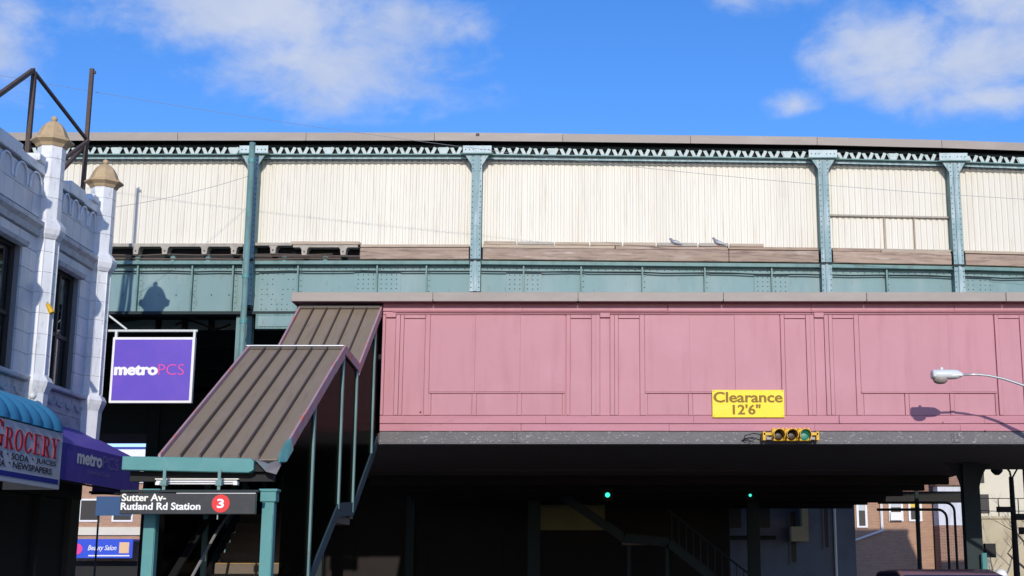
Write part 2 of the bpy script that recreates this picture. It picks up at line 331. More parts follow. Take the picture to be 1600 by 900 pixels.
# ================================================================== ELEVATED STATION (tracks, platform screen, canopy)
CURVE = [(-40, 34.5), (-3.06, 34.5), (5.95, 34.88), (9.43, 35.15), (14.0, 35.68), (26, 37.2)]
def ye(x):
    for (a, ya), (b, yb) in zip(CURVE, CURVE[1:]):
        if x <= b: return ya + (yb - ya) * (x - a) / (b - a)
    return CURVE[-1][1]
def eb(x0, x1, d0, d1, z0, z1):         # a box that follows the line of the platform
    return MB().hexa([(x0, ye(x0) + d0, z0), (x1, ye(x1) + d0, z0), (x1, ye(x1) + d1, z0), (x0, ye(x0) + d1, z0),
                      (x0, ye(x0) + d0, z1), (x1, ye(x1) + d0, z1), (x1, ye(x1) + d1, z1), (x0, ye(x0) + d1, z1)])
ST = thing('elevated_station', (0, 35, 0), 'long elevated railway platform with ivory corrugated screen and teal steelwork', 'station')
COLS = [-20.5, -8.83, -3.05, 5.95, 9.43, 14.0, 20.0]
def split(x0, x1):
    xs = [x0] + [c[0] for c in CURVE if x0 < c[0] < x1] + [x1]
    return list(zip(xs, xs[1:]))
# canopy roof: fascia lengths, soffit, roof sheet
xs = [-27.4 + 3.32 * k for k in range(15)]
for a, b in zip(xs, xs[1:]):
    eb(a + .006, b - .006, -.27, -.24, 12.595, 12.815 + random.uniform(-.006, .006)).build('roof_edge', FASC, ST)
for a, b in split(-27.4, 22):
    eb(a, b, -.24, 4.6, 12.72, 12.80).build('roof_sheet', SOFF, ST)
    eb(a, b, .12, .20, 12.30, 12.70).build('eave_plate', DARK, ST)  # near-black plate stands in for the shade behind the lattice
# canopy truss: top chord, bottom chord, lattice bars, gusset plates at the columns
vbar = None
for a, b in zip(COLS, COLS[1:]):
    x0, x1 = a + .40, b - .40
    tr = eb(a + .13, b - .13, -.02, .02, 12.215, 12.275).build('canopy_truss', TEALC, ST)
    eb(a + .13, b - .13, -.14, -.02, 12.255, 12.28).build('bottom_flange', TEAL, tr)
    eb(a + .13, b - .13, -.05, -.02, 12.165, 12.205).build('drip_rail', TEALC, tr)
    eb(a + .13, b - .13, .0, .1, 12.49, 12.56).build('top_chord', TEALD, tr)
    n = max(1, int(round((x1 - x0) / .335))); st = (x1 - x0) / n
    for k in range(n):
        xc = x0 + st * (k + .5); y = ye(xc)
        for sgn in (-1, 1):
            if vbar is None:
                m0 = MB().bar((0, 0, 0), (.10, 0, .225), .085, .012, up=(0, 1, 0)).mesh('lattice_bar')
                m1 = MB().bar((0, .014, 0), (-.10, .014, .225), .085, .012, up=(0, 1, 0)).mesh('lattice_bar')
                vbar = (m0, m1)
            o = link('lattice_bar', vbar[0 if sgn > 0 else 1], TEALL, tr); o.location = Vector((xc + sgn * .02, y, 12.268)) - ROOT[ST.name]
        if k % 9 == 4:
            MB().prism([(xc - .13, y - .012, 12.49), (xc - .05, y - .012, 12.27), (xc + .05, y - .012, 12.27), (xc + .13, y - .012, 12.49)], (0, .008, 0)).build('gusset', TEALL, tr)
# columns
RIV = MB().lathe([(.017, 0), (.013, -.008), (.004, -.012)], (0, 0, 0), 6, 'y')
def rivets(pts, m, parent, name='rivets'):
    mb = MB()
    for (x, y, z) in pts: mb.add([(vx + x, vy + y, vz + z) for (vx, vy, vz) in RIV.v], RIV.f)
    return tag(mb.build(name, m, parent), kind='stuff')
for i, c in enumerate(COLS):
    y = ye(c); zb = 8.63 if i != 1 else 8.28; w = .132
    co = MB().box(c - w, c + w, y - .20, y - .185, zb, 12.24).build('column', TEALC, ST)
    MB().box(c - .03, c + .03, y - .24, y - .20, zb, 12.2).build('column_rib', TEALC, co)
    MB().box(c - w, c - w + .02, y - .185, y + .2, zb, 12.45).box(c + w - .02, c + w, y - .185, y + .2, zb, 12.45).build('column_flange', TEAL, co)
    MB().box(c - w + .021, c + w - .021, y - .184, y + .18, zb - .09, zb).build('column_foot', DARK, co)
    MB().box(c - .37, c + .37, y - .215, y - .201, 12.262, 12.475).build('head_plate', TEALL, co)
    MB().box(c - .42, c + .42, y - .30, y - .205, 12.235, 12.259).build('head_angle', TEAL, co)
    MB().prism([(c - .31, y - .214, 12.232), (c - w, y - .214, 11.95), (c - w, y - .214, 11.80), (c + w, y - .214, 11.80), (c + w, y - .214, 11.95), (c + .31, y - .214, 12.232)], (0, .012, 0)).build('knee_gusset', TEALC, co)
    pts = [(c + sx * .1, y - .216, z) for sx in (-1, 1) for z in (11.86, 11.97, 12.08, 12.19)] + [(c + sx * q, y - .217, 12.37) for sx in (-1, 1) for q in (.1, .2, .3)]
    pts += [(c + sx * .1, y - .202, zb + .1 + .14 * k) for sx in (-1, 1) for k in range(int((11.7 - zb) / .14))]
    rivets(pts, TEALR, co)
    MB().box(c - w - .03, c + w + .03, y - .245, y - .203, 9.42, 9.47).build('clamp', TEALD, co)
# corrugated screen: separate sheets
def sheet(x0, x1, z0, z1, parent, lift=0.0):
    mb = MB(); per = .158; n = int(round((x1 - x0) / per)); st = (x1 - x0) / n; prof = []
    for k in range(n):
        b = x0 + k * st
        for (t, d) in ((0, .0), (.52, .0), (.62, .026), (.90, .026)): prof.append((b + t * st, d))
    prof.append((x1, .0))
    vs = []; 
    for (x, d) in prof: vs += [(x, ye(x) + .16 + d - lift, z0), (x, ye(x) + .16 + d - lift, z1)]
    fs = [(2 * k, 2 * k + 2, 2 * k + 3, 2 * k + 1) for k in range(len(prof) - 1)]
    return mb.add(vs, fs).build('corrugated_sheet', IVORY, parent)
for bi, (a, b) in enumerate(zip(COLS, COLS[1:])):
    x0, x1 = a + .10, b - .10; n = max(1, int(round((x1 - x0) / 1.11))); st = (x1 - x0) / n
    for k in range(n):
        l = .003 * (k % 2)
        xa, xb = x0 + k * st, x0 + (k + 1) * st + .01
        if bi == 3:
            sheet(xa, xb, 10.83, 12.20, ST, l); sheet(xa, xb, 9.90, 10.79, ST, l + .02)
        else: sheet(xa, xb, 9.86, 12.20, ST, l)
    if bi == 3:
        eb(x0, x1, .06, .16, 10.775, 10.82).build('screen_rail', CONC, ST)
        for xm in (7.55, 8.35): eb(xm, xm + .035, .09, .135, 9.9, 10.77).build('screen_post', WOODL, ST)
        eb(x0 - .02, x1 + .05, -.02, .14, 9.86, 9.90).build('screen_rail', CONC, ST)
    eb(x0 - .1, x1 + .1, .22, .24, 9.46, 12.22).build('screen_backing', DARK, ST)
# platform edge, left part: concrete edge boards on T brackets
def board(x0, x1, z0, z1, m, d0=-.14, d1=.12, name='edge_board', bev=.012):
    return eb(x0, x1, d0 + random.uniform(-.01, .01), d1, z0 + random.uniform(-.006, .006), z1 + random.uniform(-.008, .008)).build(name, m, ST, bev)
for a, b in ((-20, -17.2), (-17.19, -14.7), (-14.69, -12.3), (-12.29, -9.0)): board(a, b, 9.81, 9.90, CONC)
board(-8.98, -7.75, 9.83, 9.92, CONC)
board(-7.78, -6.02, 9.86, 9.95, WOODL)
board(-7.72, -6.06, 9.79, 9.855, CONC, -.15, .1)
def tbracket(x, zt, w=.075, h=.2):
    y = ye(x)
    t = MB().prism([(x - w * 1.5, y - .16, zt), (x - w, y - .16, zt - .05), (x - w * .8, y - .16, zt - h), (x + w * .8, y - .16, zt - h), (x + w, y - .16, zt - .05), (x + w * 1.5, y - .16, zt)], (0, .3, 0)).build('edge_bracket', CONC, ST)
    MB().lathe([(.02, 0), (.02, -.03), (.005, -.035)], (x, y - .16, zt - h * .55), 6, 'y').build('bolt', RUST, t)
for px in (-14.4, -13.2, -11.72, -10.98, -9.97, -9.22): tbracket(px, 9.805)
for px in (-8.22,): tbracket(px, 9.825)
for px in (-7.42, -6.43): tbracket(px, 9.785)
# right part: squared timbers
for (a, b) in ((-6.0, -3.22), (-2.87, 3.43), (3.44, 5.76), (6.13, 9.25), (9.62, 13.8), (14.2, 19.8)):
    for c, d in split(a, b): board(c, d, 9.47, 9.775, WOOD, -.16, .15, 'timber_beam', .02)
for (a, b, m, z) in ((-6.0, -3.22, WOODL, 9.80), (-2.87, .5, WOODL, 9.79), (.52, 3.4, WOOD, 9.785), (3.44, 5.76, WOOD, 9.80), (6.13, 7.4, WOOD, 9.785), (7.42, 9.25, WOODL, 9.785), (9.62, 13.8, WOODL, 9.80), (14.2, 19.8, WOOD, 9.8)):
    for c, d in split(a, b): board(c, d, z, z + .08, m, -.12 + random.uniform(-.02, .02), .12, 'top_plank', .012)
x = -2.85
while x < 4.3:
    w = random.uniform(.75, 1.05); board(x, min(x + w, 4.4), 9.875, 9.965, WOODL if random.random() < .5 else CONC, -.13, .12, 'edge_block', .015); x += w + .04
# plate girder
eb(-27, -8.0, -.10, .3, 9.36, 9.45).build('girder_flange', TEAL, ST)
for a, b in split(-8.0, 22): eb(a, b, -.10, .3, 9.36, 9.45).build('girder_flange', TEAL, ST)
STIFF = [-20, -18, -16, -14.9, -13.3, -11.68, -10.29, -9.25, -7.59, -5.57, -4.31, -1.83, -.36, 1.21, 2.82, 4.55, 7.55, 11.6, 14.8, 17, 20, 22]
WEB_Y = .12
for a, b in zip(STIFF, STIFF[1:]):
    for c, d in split(a, b): eb(c, d, WEB_Y, WEB_Y + .03, 8.14, 9.36).build('web_plate', TEALW, ST)
    y = ye(b)
    stf = MB().box(b - .02, b + .02, y - .03, y + WEB_Y, 8.15, 9.36).build('stiffener', TEAL, ST)
    MB().box(b + .02, b + .1, y + WEB_Y - .018, y + WEB_Y - .002, 8.15, 9.3).build('stiffener_leg', TEALW, stf)
    rivets([(b + .06, y + WEB_Y - .019, 8.25 + .145 * k) for k in range(8)], TEALR, stf)
for a, b in split(-27, 22):
    lg = eb(a, b, WEB_Y - .022, WEB_Y - .004, 9.21, 9.355).build('flange_angle', TEALW, ST)
    rivets([(x, ye(x) + WEB_Y - .023, 9.28) for x in [a + .1 + .19 * k for k in range(int((b - a) / .19))]], TEALR, lg)
    lg = eb(a, b, WEB_Y - .022, WEB_Y - .004, 8.145, 8.29).build('flange_angle', TEALW, ST)
    rivets([(x, ye(x) + WEB_Y - .023, 8.60) for x in [a + .1 + .45 * k for k in range(int((b - a) / .45))]], TEALR, lg)
    eb(a, b, -.06, .3, 8.07, 8.145).build('bottom_flange', TEALD, ST)
for xc, nx, w in ((-5.57, 4, .6), (-1.83, 3, .45), (4.55, 3, .45), (9.95, 3, .4)):
    pl = eb(xc - w, xc + w, WEB_Y - .034, WEB_Y - .024, 8.3, 9.2).build('splice_plate', TEALW, ST)
    rivets([(xc + sx * (.1 + .13 * i), ye(xc + sx * (.1 + .13 * i)) + WEB_Y - .035, 8.4 + .12 * k) for sx in (-1, 1) for i in range(nx) for k in range(7)], TEALR, pl)
pl = eb(-8.6, -7.62, WEB_Y - .034, WEB_Y - .024, 8.16, 9.2).build('splice_plate', TEALW, ST)
rivets([(-8.5 + .13 * i + random.uniform(-.01, .01), 34.5 + WEB_Y - .035, 8.22 + .13 * k) for i in range(7) for k in range(8) if random.random() < .75], TEALR, pl)
# conduits and cables along the girder
def cable(pts, r, m, name='cable'): return MB().tube(pts, r, 5).build(name, m, ST)
cable([(-20 + .9 * k, 34.42, 9.50 + random.uniform(-.015, .02)) for k in range(16)], .018, RUST, 'conduit')
cable([(-9 + .5 * k, 34.36, 9.56) for k in range(7)], .014, RUST, 'conduit')
cable([(-20 + .7 * k, 34.38, 9.60 + random.uniform(-.02, .02)) for k in range(20)], .012, RUST, 'conduit')
for a, b in ((-20, -6), (-6, -3.06), (-3.06, 5.95), (5.95, 9.43), (9.43, 20)):
    n = int((b - a) / .6)
    cable([(a + (b - a) * k / n, ye(a + (b - a) * k / n) + .02, 9.20 + random.uniform(-.025, .012)) for k in range(n + 1)], .02, TEALD)
for k in range(7):
    xc = (-13.9, -12.6, -11.7, -10.8, -9.9, -7.95, -6.9)[k]
    MB().lathe([(.075, 9.45), (.075, 9.58), (.05, 9.6)], (xc, 34.5, 0), 8).build('pipe_stub', TEAL, ST)
# deck, tracks bed and inner girders (dark underside)
for a, b in split(-27.4, 22): eb(a, b, .30, 19.5, 9.45, 9.84).build('deck', SOFF, ST)
for k, dy in enumerate((4.5, 9, 13.5)):
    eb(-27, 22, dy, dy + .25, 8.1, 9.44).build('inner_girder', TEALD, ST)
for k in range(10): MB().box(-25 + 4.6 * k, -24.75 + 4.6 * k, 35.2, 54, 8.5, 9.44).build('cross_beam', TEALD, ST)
MB().box(-15, 18.8, 50.4, 55, 12.2, 12.4).build('far_canopy', SOFF, ST)
MB().box(-15, 18.8, 53.6, 53.7, 9.8, 12.2).build('far_screen', DARK, ST)
MB().prism([(18.8, 52, 12.4), (20.6, 52, 8.0), (18.8, 52, 8.0)], (0, 2, 0)).build('far_stair_roof', SOFF, ST)
MB().box(-27, 22, 53.8, 54.0, 8.1, 9.8).build('far_girder', TEALD, ST)
# lower bracing seen below the girder at the left
lb = MB().box(-27, -9.3, 36.2, 36.3, 7.98, 8.24).build('lower_beam', TEALW, ST)
for x0 in (-13.9, -13.2, -11.6, -10.9, -10.2): MB().box(x0, x0 + .1, 35.9, 36.1, 7.9, 8.3).build('beam_stiffener', DARK, lb)
MB().bar((-14.5, 35.6, 7.9), (-11.2, 35.6, 8.25), .06, .09).build('brace', DARK, lb)
MB().tube([(-11 + .18 * k, 35.7, 8.02 + .11 * math.sin(k * .8)) for k in range(9)], .03, 6).build('hose', DARK, lb)
# structural legs to the ground
def leg(x, y, w, zt, m, name='support_leg'):
    l = MB().box(x - w / 2, x + w / 2, y - w * .35, y - w * .25, 0, zt).box(x - w / 2, x + w / 2, y + w * .25, y + w * .35, 0, zt).box(x - w * .08, x + w * .08, y - w * .25, y + w * .25, 0, zt).build(name, m, ST)
    MB().box(x - w * .7, x + w * .7, y - w * .55, y + w * .55, 0, .25).build('leg_base', CONC, l); return l
l = leg(-8.93, 34.75, .40, 8.06, TEAL)
for (x, y) in ((-17.5, 44), (-8.9, 45), (-2, 46), (5.3, 47), (-8.9, 53), (15.6, 50)): leg(x, y, .4, 8.06, TEALD)
cg = MB().box(-8.55, -7.55, 34.25, 34.5, 7.66, 8.04).build('cross_girder', TEAL, ST)
MB().box(-8.48, -7.6, 34.23, 34.249, 7.72, 7.98).build('girder_panel', TEALW, cg)
rivets([(-8.5 + .1 * k, 34.249, z) for k in range(10) for z in (7.69, 8.01)], TEAL, cg)
# rainwater pipe in front of the left column
dp = thing('rainwater_pipe', (-8.73, 33.75, 0), 'tall teal rainwater pipe running down past the leftmost visible column', 'pipe')
MB().tube([(-8.73, 33.75, 0), (-8.73, 33.75, 6), (-8.73, 33.75, 12.38)], .078, 12).build('pipe', TEAL, dp, smooth=True)
for z in (3.5, 7.75, 8.9, 11.9): MB().tube([(-8.73, 33.75, z - .05), (-8.73, 33.75, z + .05)], .092, 12).build('pipe_clip', TEALB, dp)

# ================================================================== PINK OVERPASS
PO = thing('pink_overpass', (1, 28, 0), 'pink panelled footbridge crossing the street below the elevated station', 'footbridge')
XL, XR = -4.37, 14.0
MB().box(XL, XR, 28.06, 28.16, 4.46, 7.1).build('wall_backing', PINKD, PO)
ms = 4.405; S0 = .20
def pbx(x0, x1, z0, z1, y, m, name, bev=.006):
    x0, x1 = max(x0 + random.uniform(-.003, .003), XL), min(x1 + random.uniform(-.003, .003), XR); z0 += random.uniform(0, .004); z1 -= random.uniform(0, .004); y += random.uniform(-.003, .003)
    if x1 - x0 < .03: return
    return MB().box(x0, x1, y, 28.062, z0, z1).build(name, m, PO, bev)
g = .008
# top mouldings
for a, b in zip([XL, -1.5, 1.5, 4.45, 7.4, 10.4], [-1.5, 1.5, 4.45, 7.4, 10.4, XR]):
    pbx(a, b - .004, 6.93, 7.1, 27.985, PINK, 'cornice_board'); pbx(a, b - .003, 6.862, 6.925, 28.0, PINK, 'cornice_moulding')
    pbx(a, b - .004, 4.46, 4.605, 28.0, PINKD, 'skirting_board'); pbx(a + .5, b + .495, 4.612, 4.775, 27.992, PINKD, 'bottom_rail')
pbx(XL, XL + .5, 4.612, 4.775, 27.993, PINKD, 'bottom_rail')
for k in range(-1, 4):
    s = S0 + ms * k
    Z0, Z1 = 4.782, 6.855
    pbx(s - .19, s - .108, Z0, Z1, 27.995, PINK, 'stile'); pbx(s + .108, s + .19, Z0, Z1, 27.995, PINK, 'stile')
    pbx(s - .1, s + .1, Z0, 6.79, 28.028, PINK, 'panel'); pbx(s - .1, s + .1, 6.796, 6.90, 27.972, PINK, 'cap_block')
    for sg in (-1, 1):
        a, b = sorted((s + sg * .28, s + sg * .71)); pbx(a, b, Z0, 6.775, 28.03, PINK, 'panel')
        pbx(a - .082, a - g, Z0, Z1, 28.002, PINK, 'stile'); pbx(b + g, b + .10, Z0, Z1, 28.002, PINK, 'stile')
        pbx(a, b, 6.782, Z1, 28.004, PINK, 'rail')
    x0, x1 = s + .82, s + ms - .82
    w = (x1 - x0) / 3
    for j in range(3):
        pbx(x0 + j * w + .0008, x0 + (j + 1) * w - .0008, 5.262, Z1, 28.024, PINK, 'panel', .001)
        pbx(x0 + j * w + .05, x0 + (j + 1) * w - .05, Z0 + .005, 5.225, 28.036, PINK, 'panel')
        pbx(x0 + j * w - .042, x0 + j * w + .042, Z0, 5.225, 28.016, PINK, 'stile')
    pbx(x1 - .042, x1 + .0, Z0, 5.225, 28.016, PINK, 'stile'); pbx(x0, x1, 5.229, 5.258, 28.006, PINK, 'rail')
MB().tube([(XL + .2, 27.97, 6.91), (0, 27.965, 6.905), (5, 27.965, 6.912), (9.5, 27.965, 6.905), (XR, 27.97, 6.91)], .012, 5).build('conduit', PINKD, PO)
for xx, zz in ((7.05, 4.64), (7.9, 4.475), (-3.55, 4.86)):
    MB().lathe([(.018, 27.99), (.015, 27.965), (.006, 27.96)], (xx, 0, zz), 7, 'y').build('bolt', PINKD, PO)
# roof fascia lengths and gutter top
fx = [-6.22, -3.32, -.35, 2.62, 5.55, 8.4, 11.3, 14.2]
for a, b in zip(fx, fx[1:]):
    MB().box(a + .006, b - .006, 27.72, 27.76, 7.085, 7.275).build('roof_edge', FASC, PO, .008)
    MB().box(a + .02, b - .02, 27.76, 28.10, 7.105, 7.13).build('eave_board', PINKD, PO)
MB().box(-6.2, 14.2, 27.76, 34.3, 7.14, 7.26).build('roof_sheet', FASC, PO)
MB().box(-6.21, -6.17, 27.76, 34.3, 7.08, 7.139).build('roof_end', FASC, PO)
# grey girder below, with splices
MB().box(XL, 14.0, 28.03, 28.09, 4.225, 4.455).build('base_girder', GREY, PO, .006)
MB().box(XL, 14.0, 28.0, 28.3, 4.20, 4.222).build('girder_flange', GREY, PO)
for xc in (-1.63, 7.3):
    pl = MB().box(xc - .09, xc + .09, 28.012, 28.029, 4.24, 4.44).build('splice_plate', GREY, PO)
    rivets([(xc + sx * .045, 28.011, 4.27 + .045 * k) for sx in (-1, 1) for k in range(4)], GREY, pl)
# floor, back walls and the deeper ticket hall over the road
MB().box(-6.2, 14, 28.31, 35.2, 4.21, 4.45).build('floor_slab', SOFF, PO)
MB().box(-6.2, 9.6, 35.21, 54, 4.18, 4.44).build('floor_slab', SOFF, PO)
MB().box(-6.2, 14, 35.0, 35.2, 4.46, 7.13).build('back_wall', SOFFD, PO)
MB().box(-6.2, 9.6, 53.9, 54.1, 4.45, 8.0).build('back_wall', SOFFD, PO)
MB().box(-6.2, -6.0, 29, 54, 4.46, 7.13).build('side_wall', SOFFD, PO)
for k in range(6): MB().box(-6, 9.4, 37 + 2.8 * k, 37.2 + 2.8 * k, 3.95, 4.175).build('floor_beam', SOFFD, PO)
# flared post below the overpass at the right
fp = thing('overpass_post', (8.87, 33, 0), 'dark flared steel post carrying the overpass beside the cream house', 'post')
MB().box(8.68, 9.06, 32.85, 32.87, 0, 4.2).box(8.68, 9.06, 33.13, 33.15, 0, 4.2).box(8.83, 8.91, 32.87, 33.13, 0, 4.2).build('shaft', TEALD, fp)
for sg in (-1, 1):
    pts = [(8.87 + sg * .19, 32.98, 3.3)] + [(8.87 + sg * (.19 + .42 * (1 - math.cos(t)) ), 32.98, 3.3 + .88 * math.sin(t)) for t in [k * math.pi / 16 for k in range(1, 9)]] + [(8.87 + sg * .19, 32.98, 4.18)]
    MB().prism(pts, (0, .04, 0)).build('bracket', TEALD, fp)
MB().box(8.6, 9.14, 32.75, 33.25, .0, .3).build('base', CONC, fp)
MB().box(9.12, 9.36, 32.86, 33.06, 2.0, 2.32).box(9.06, 9.13, 32.92, 32.98, 2.1, 2.2).build('control_box', DARK, fp)
MB().tube([(9.03, 32.70, .3), (9.03, 32.70, 2.1)], .07, 8).build('conduit', TEALB, fp)

# clearance sign
cs = thing('clearance_sign', (3.1, 27.98, 4.73), 'yellow clearance height sign fixed to the pink overpass wall', 'sign')
MB().box(2.375, 3.835, 27.945, 27.965, 4.73, 5.292).build('plate', YELLOW, cs, .006)
lettering('Clearance', (2.405, 27.945, 5.035), (1, 0, 0), (0, 0, 1), 1.395, .215, OCHRE, cs, .014, .003, bold=.016)
lettering("12'6\"", (2.79, 27.945, 4.79), (1, 0, 0), (0, 0, 1), .56, .205, OCHRE, cs, .014, .003, bold=.016)
for xx in (2.41, 3.8):
    for zz in (4.76, 5.265): MB().lathe([(.012, 0), (.008, -.008)], (xx, 27.945, zz), 6, 'y').build('bolt', OCHRE, cs)

# traffic signal lying along the girder
ts = thing('traffic_signal', (3.92, 27.7, 4.2), 'yellow horizontal traffic signal with green lens lit under clearance sign', 'traffic light')
for i, c in enumerate((3.655, 3.915, 4.175)):
    h = MB().box(c - .127, c + .127, 27.62, 27.80, 4.225, 4.475).build('housing', SIGY, ts, .02)
    for xx in (-.09, .0, .09): MB().box(c + xx - .012, c + xx + .012, 27.6, 27.62, 4.455, 4.49).build('hinge', SIGY, h)
    MB().lathe([(.098, 27.618), (.098, 27.612), (.07, 27.605), (.03, 27.602)], (c, 0, 4.335), 20, 'y').build('lens', LENSG if i == 2 else LENSD, h, smooth=True)
    mb = MB(); n = 16
    for k in range(n):      # cut-away tunnel visor, open below
        a0, a1 = rad(-35 + 250 * k / n), rad(-35 + 250 * (k + 1) / n)
        q = []
        for (r, yy) in ((.118, 27.619), (.118, 27.40), (.108, 27.40), (.108, 27.619)):
            q.append([(c + r * math.cos(a), yy, 4.335 + r * math.sin(a)) for a in (a0, a1)])
        mb.hexa([q[0][0], q[0][1], q[1][1], q[1][0], q[3][0], q[3][1], q[2][1], q[2][0]])
    mb.build('visor', SIGY, h)
for sg in (-1, 1):
    xb = 3.915 + sg * .385
    br = MB().box(min(xb, xb + sg * .17), max(xb, xb + sg * .17), 27.66, 27.74, 4.34, 4.40).build('arm', SIGY, ts, .01)
    MB().box(xb + sg * .15 - .03, xb + sg * .15 + .03, 27.66, 28.0, 4.24, 4.42).build('arm_bracket', SIGY, br, .01)
    MB().box(xb + sg * .01 - .05 + sg * .04, xb + sg * .01 + .05 + sg * .04, 27.7, 27.76, 4.26, 4.31).build('arm_plate', LENSB, br)
MB().tube([(3.36, 27.8, 4.36), (3.2, 27.85, 4.40), (3.02, 27.9, 4.36), (3.0, 27.95, 4.28), (3.12, 27.93, 4.24), (3.22, 27.9, 4.28), (3.10, 27.95, 4.32), (2.96, 27.99, 4.27)], .011, 6).build('feed_cable', DARK, ts)

# ================================================================== STREET LAMP (cobra head)
sl = thing('street_lamp', (11.0, 26.5, 0), 'pale grey cobra-head street lamp in front of the pink overpass', 'street lamp')
hz = 5.385
prof = [(6.50, .06, .10), (6.505, .13, .15), (6.54, .15, .165), (6.70, .155, .17), (6.85, .15, .17), (6.99, .13, .16), (7.06, .09, .10), (7.10, .05, .06), (7.115, .03, .03)]
mb = MB(); n = 14; vs = []; fs = []
for (x, w, h) in prof:
    for k in range(n):
        a = 2 * math.pi * k / n; cz = math.sin(a); vs.append((x, 26.5 + w * math.cos(a) * (1 if abs(cz) < .9 else .9), hz + (h * .62 * max(-.75, cz) if cz < 0 else h * .62 * cz) + (.01)))
for i in range(len(prof) - 1):
    for k in range(n): fs.append((i * n + k, (i + 1) * n + k, (i + 1) * n + (k + 1) % n, i * n + (k + 1) % n))
fs += [tuple(range(n)), tuple(range(len(vs) - 1, len(vs) - n - 1, -1))]
hd = mb.add(vs, fs).build('lamp_head', LAMPG, sl, smooth=True)
MB().lathe([(.15, hz - .05), (.145, hz - .09), (.12, hz - .135), (.075, hz - .16), (.02, hz - .168)], (6.665, 26.5, 0), 16).build('lens', LENSB, hd, smooth=True)
MB().lathe([(.03, hz + .09), (.03, hz + .15), (.02, hz + .16)], (6.70, 26.5, 0), 8).build('photocell', LAMPG, hd)
MB().box(6.52, 7.05, 26.36, 26.64, hz - .02, hz - .005).build('seam_band', GALV, hd)
arm = [(7.09, 26.5, hz + .01), (7.35, 26.5, hz + .02), (7.6, 26.5, hz - .005), (7.9, 26.5, hz - .07), (8.25, 26.5, hz - .19), (8.7, 26.5, hz - .42), (9.4, 26.5, hz - .85), (10.3, 26.5, hz - 1.5), (11.0, 26.5, hz - 2.1)]
MB().tube(arm, [.022, .022, .023, .024, .026, .045, .05, .05, .05], 10).build('arm', GALV, sl, smooth=True)
MB().tube([(11, 26.5, 0), (11, 26.5, 1), (11, 26.5, 4.2)], [.11, .095, .07], 12).build('pole', GALV, sl, smooth=True)
MB().lathe([(.2, 0.0), (.2, .35), (.12, .5)], (11, 26.5, 0), 8).build('pole_base', GALV, sl)

# ================================================================== STAIR ENTRANCE with sheet metal roof
SE = thing('stair_entrance', (-5.2, 22, 0), 'covered subway stair with brown seamed roof rising to the pink overpass', 'stair')
xl, xr = -6.06, -4.42
def slab(y0, z0, y1, z1, x0, x1, t, m, name, parent, dz=0.0, bev=0):
    return MB().hexa([(x0, y0, z0 + dz), (x1, y0, z0 + dz), (x1, y1, z1 + dz), (x0, y1, z1 + dz), (x0, y0, z0 + dz + t), (x1, y0, z0 + dz + t), (x1, y1, z1 + dz + t), (x0, y1, z1 + dz + t)]).build(name, m, parent, bev)
RUNS = [((19.35, 3.20), (24.0, 5.50)), ((25.5, 5.40), (28.0, 7.0))]
for ri, ((y0, z0), (y1, z1)) in enumerate(RUNS):
    rf = slab(y0, z0, y1, z1, xl, xr, .03, DARK, 'roof', SE, -.045)
    pw = (xr - xl) / 6
    for k in range(6): slab(y0, z0, y1, z1, xl + k * pw + .006, xl + (k + 1) * pw - .006, .014, BROWN, 'roof_sheet', rf, -.014)
    for k in range(1, 6): slab(y0, z0, y1, z1, xl + k * pw - .012, xl + k * pw + .012, .06, BROWND, 'standing_seam', rf)
    slab(y0, z0, y1, z1, xl - .035, xl, .17, EDGE, 'verge_board', SE, -.10)
    nb = 6 if ri == 0 else 3
    for j in range(nb):
        ya, yb = y0 + (y1 - y0) * j / nb, y0 + (y1 - y0) * (j + 1) / nb; za, zb = z0 + (z1 - z0) * j / nb, z0 + (z1 - z0) * (j + 1) / nb
        if ri == 0 and j == 0: ya += .55; za += .272
        slab(ya + .004, za, yb - .004, zb, xr, xr + .035, .20, EDGE, 'verge_board', SE, -.15 + random.uniform(-.006, .006))
    slab(y0, z0, y1, z1, xl + .1, xr - .1, .1, DARK, 'rafter', SE, -.17)
# flat landing roof between the two runs
lr = slab(24.0, 5.50, 25.5, 5.42, xl, xr, .04, BROWN, 'landing_roof', SE, -.05)
slab(24.0, 5.52, 25.5, 5.42, xr, xr + .035, .16, EDGE, 'verge_board', SE, -.11); slab(24.0, 5.52, 25.5, 5.42, xl - .035, xl, .16, EDGE, 'verge_board', SE, -.11)
MB().box(xl - .06, xr + .01, 23.94, 24.0, 5.54, 5.565).build('ridge_flashing', GALV, SE, .006)
MB().box(xl, xr, 23.95, 24.0, 5.49, 5.53).build('ridge_board', BROWND, SE)
MB().box(xl, xr, 27.9, 27.97, 6.97, 7.03).build('top_flashing', BROWND, SE)
# front header and torn corner flashing
hb = MB().prism([(-6.56, 19.25, 3.045), (-4.80, 19.25, 3.005), (-4.73, 19.25, 3.04), (-4.73, 19.25, 3.16), (-4.77, 19.25, 3.205), (-6.56, 19.25, 3.235)], (0, .18, 0)).build('header_beam', TEALB, SE, .012)
MB().prism([(-4.727, 19.27, 3.19), (-4.55, 19.22, 3.02), (-4.40, 19.2, 2.98), (-4.36, 19.24, 3.09), (-4.41, 19.38, 3.20), (-4.55, 19.3, 3.13)], (0, .05, .015)).build('torn_flashing', TORN, SE)
MB().prism([(-4.41, 19.3, 3.14), (-4.36, 19.5, 3.16), (-4.36, 19.9, 3.36), (-4.41, 19.95, 3.54), (-4.45, 19.9, 3.50), (-4.44, 19.5, 3.30)], (.03, .0, .02)).build('bent_flashing', TEALB, SE)
MB().box(-6.5, -4.5, 19.45, 19.6, 2.9, 3.04).build('lintel', DARK, SE)
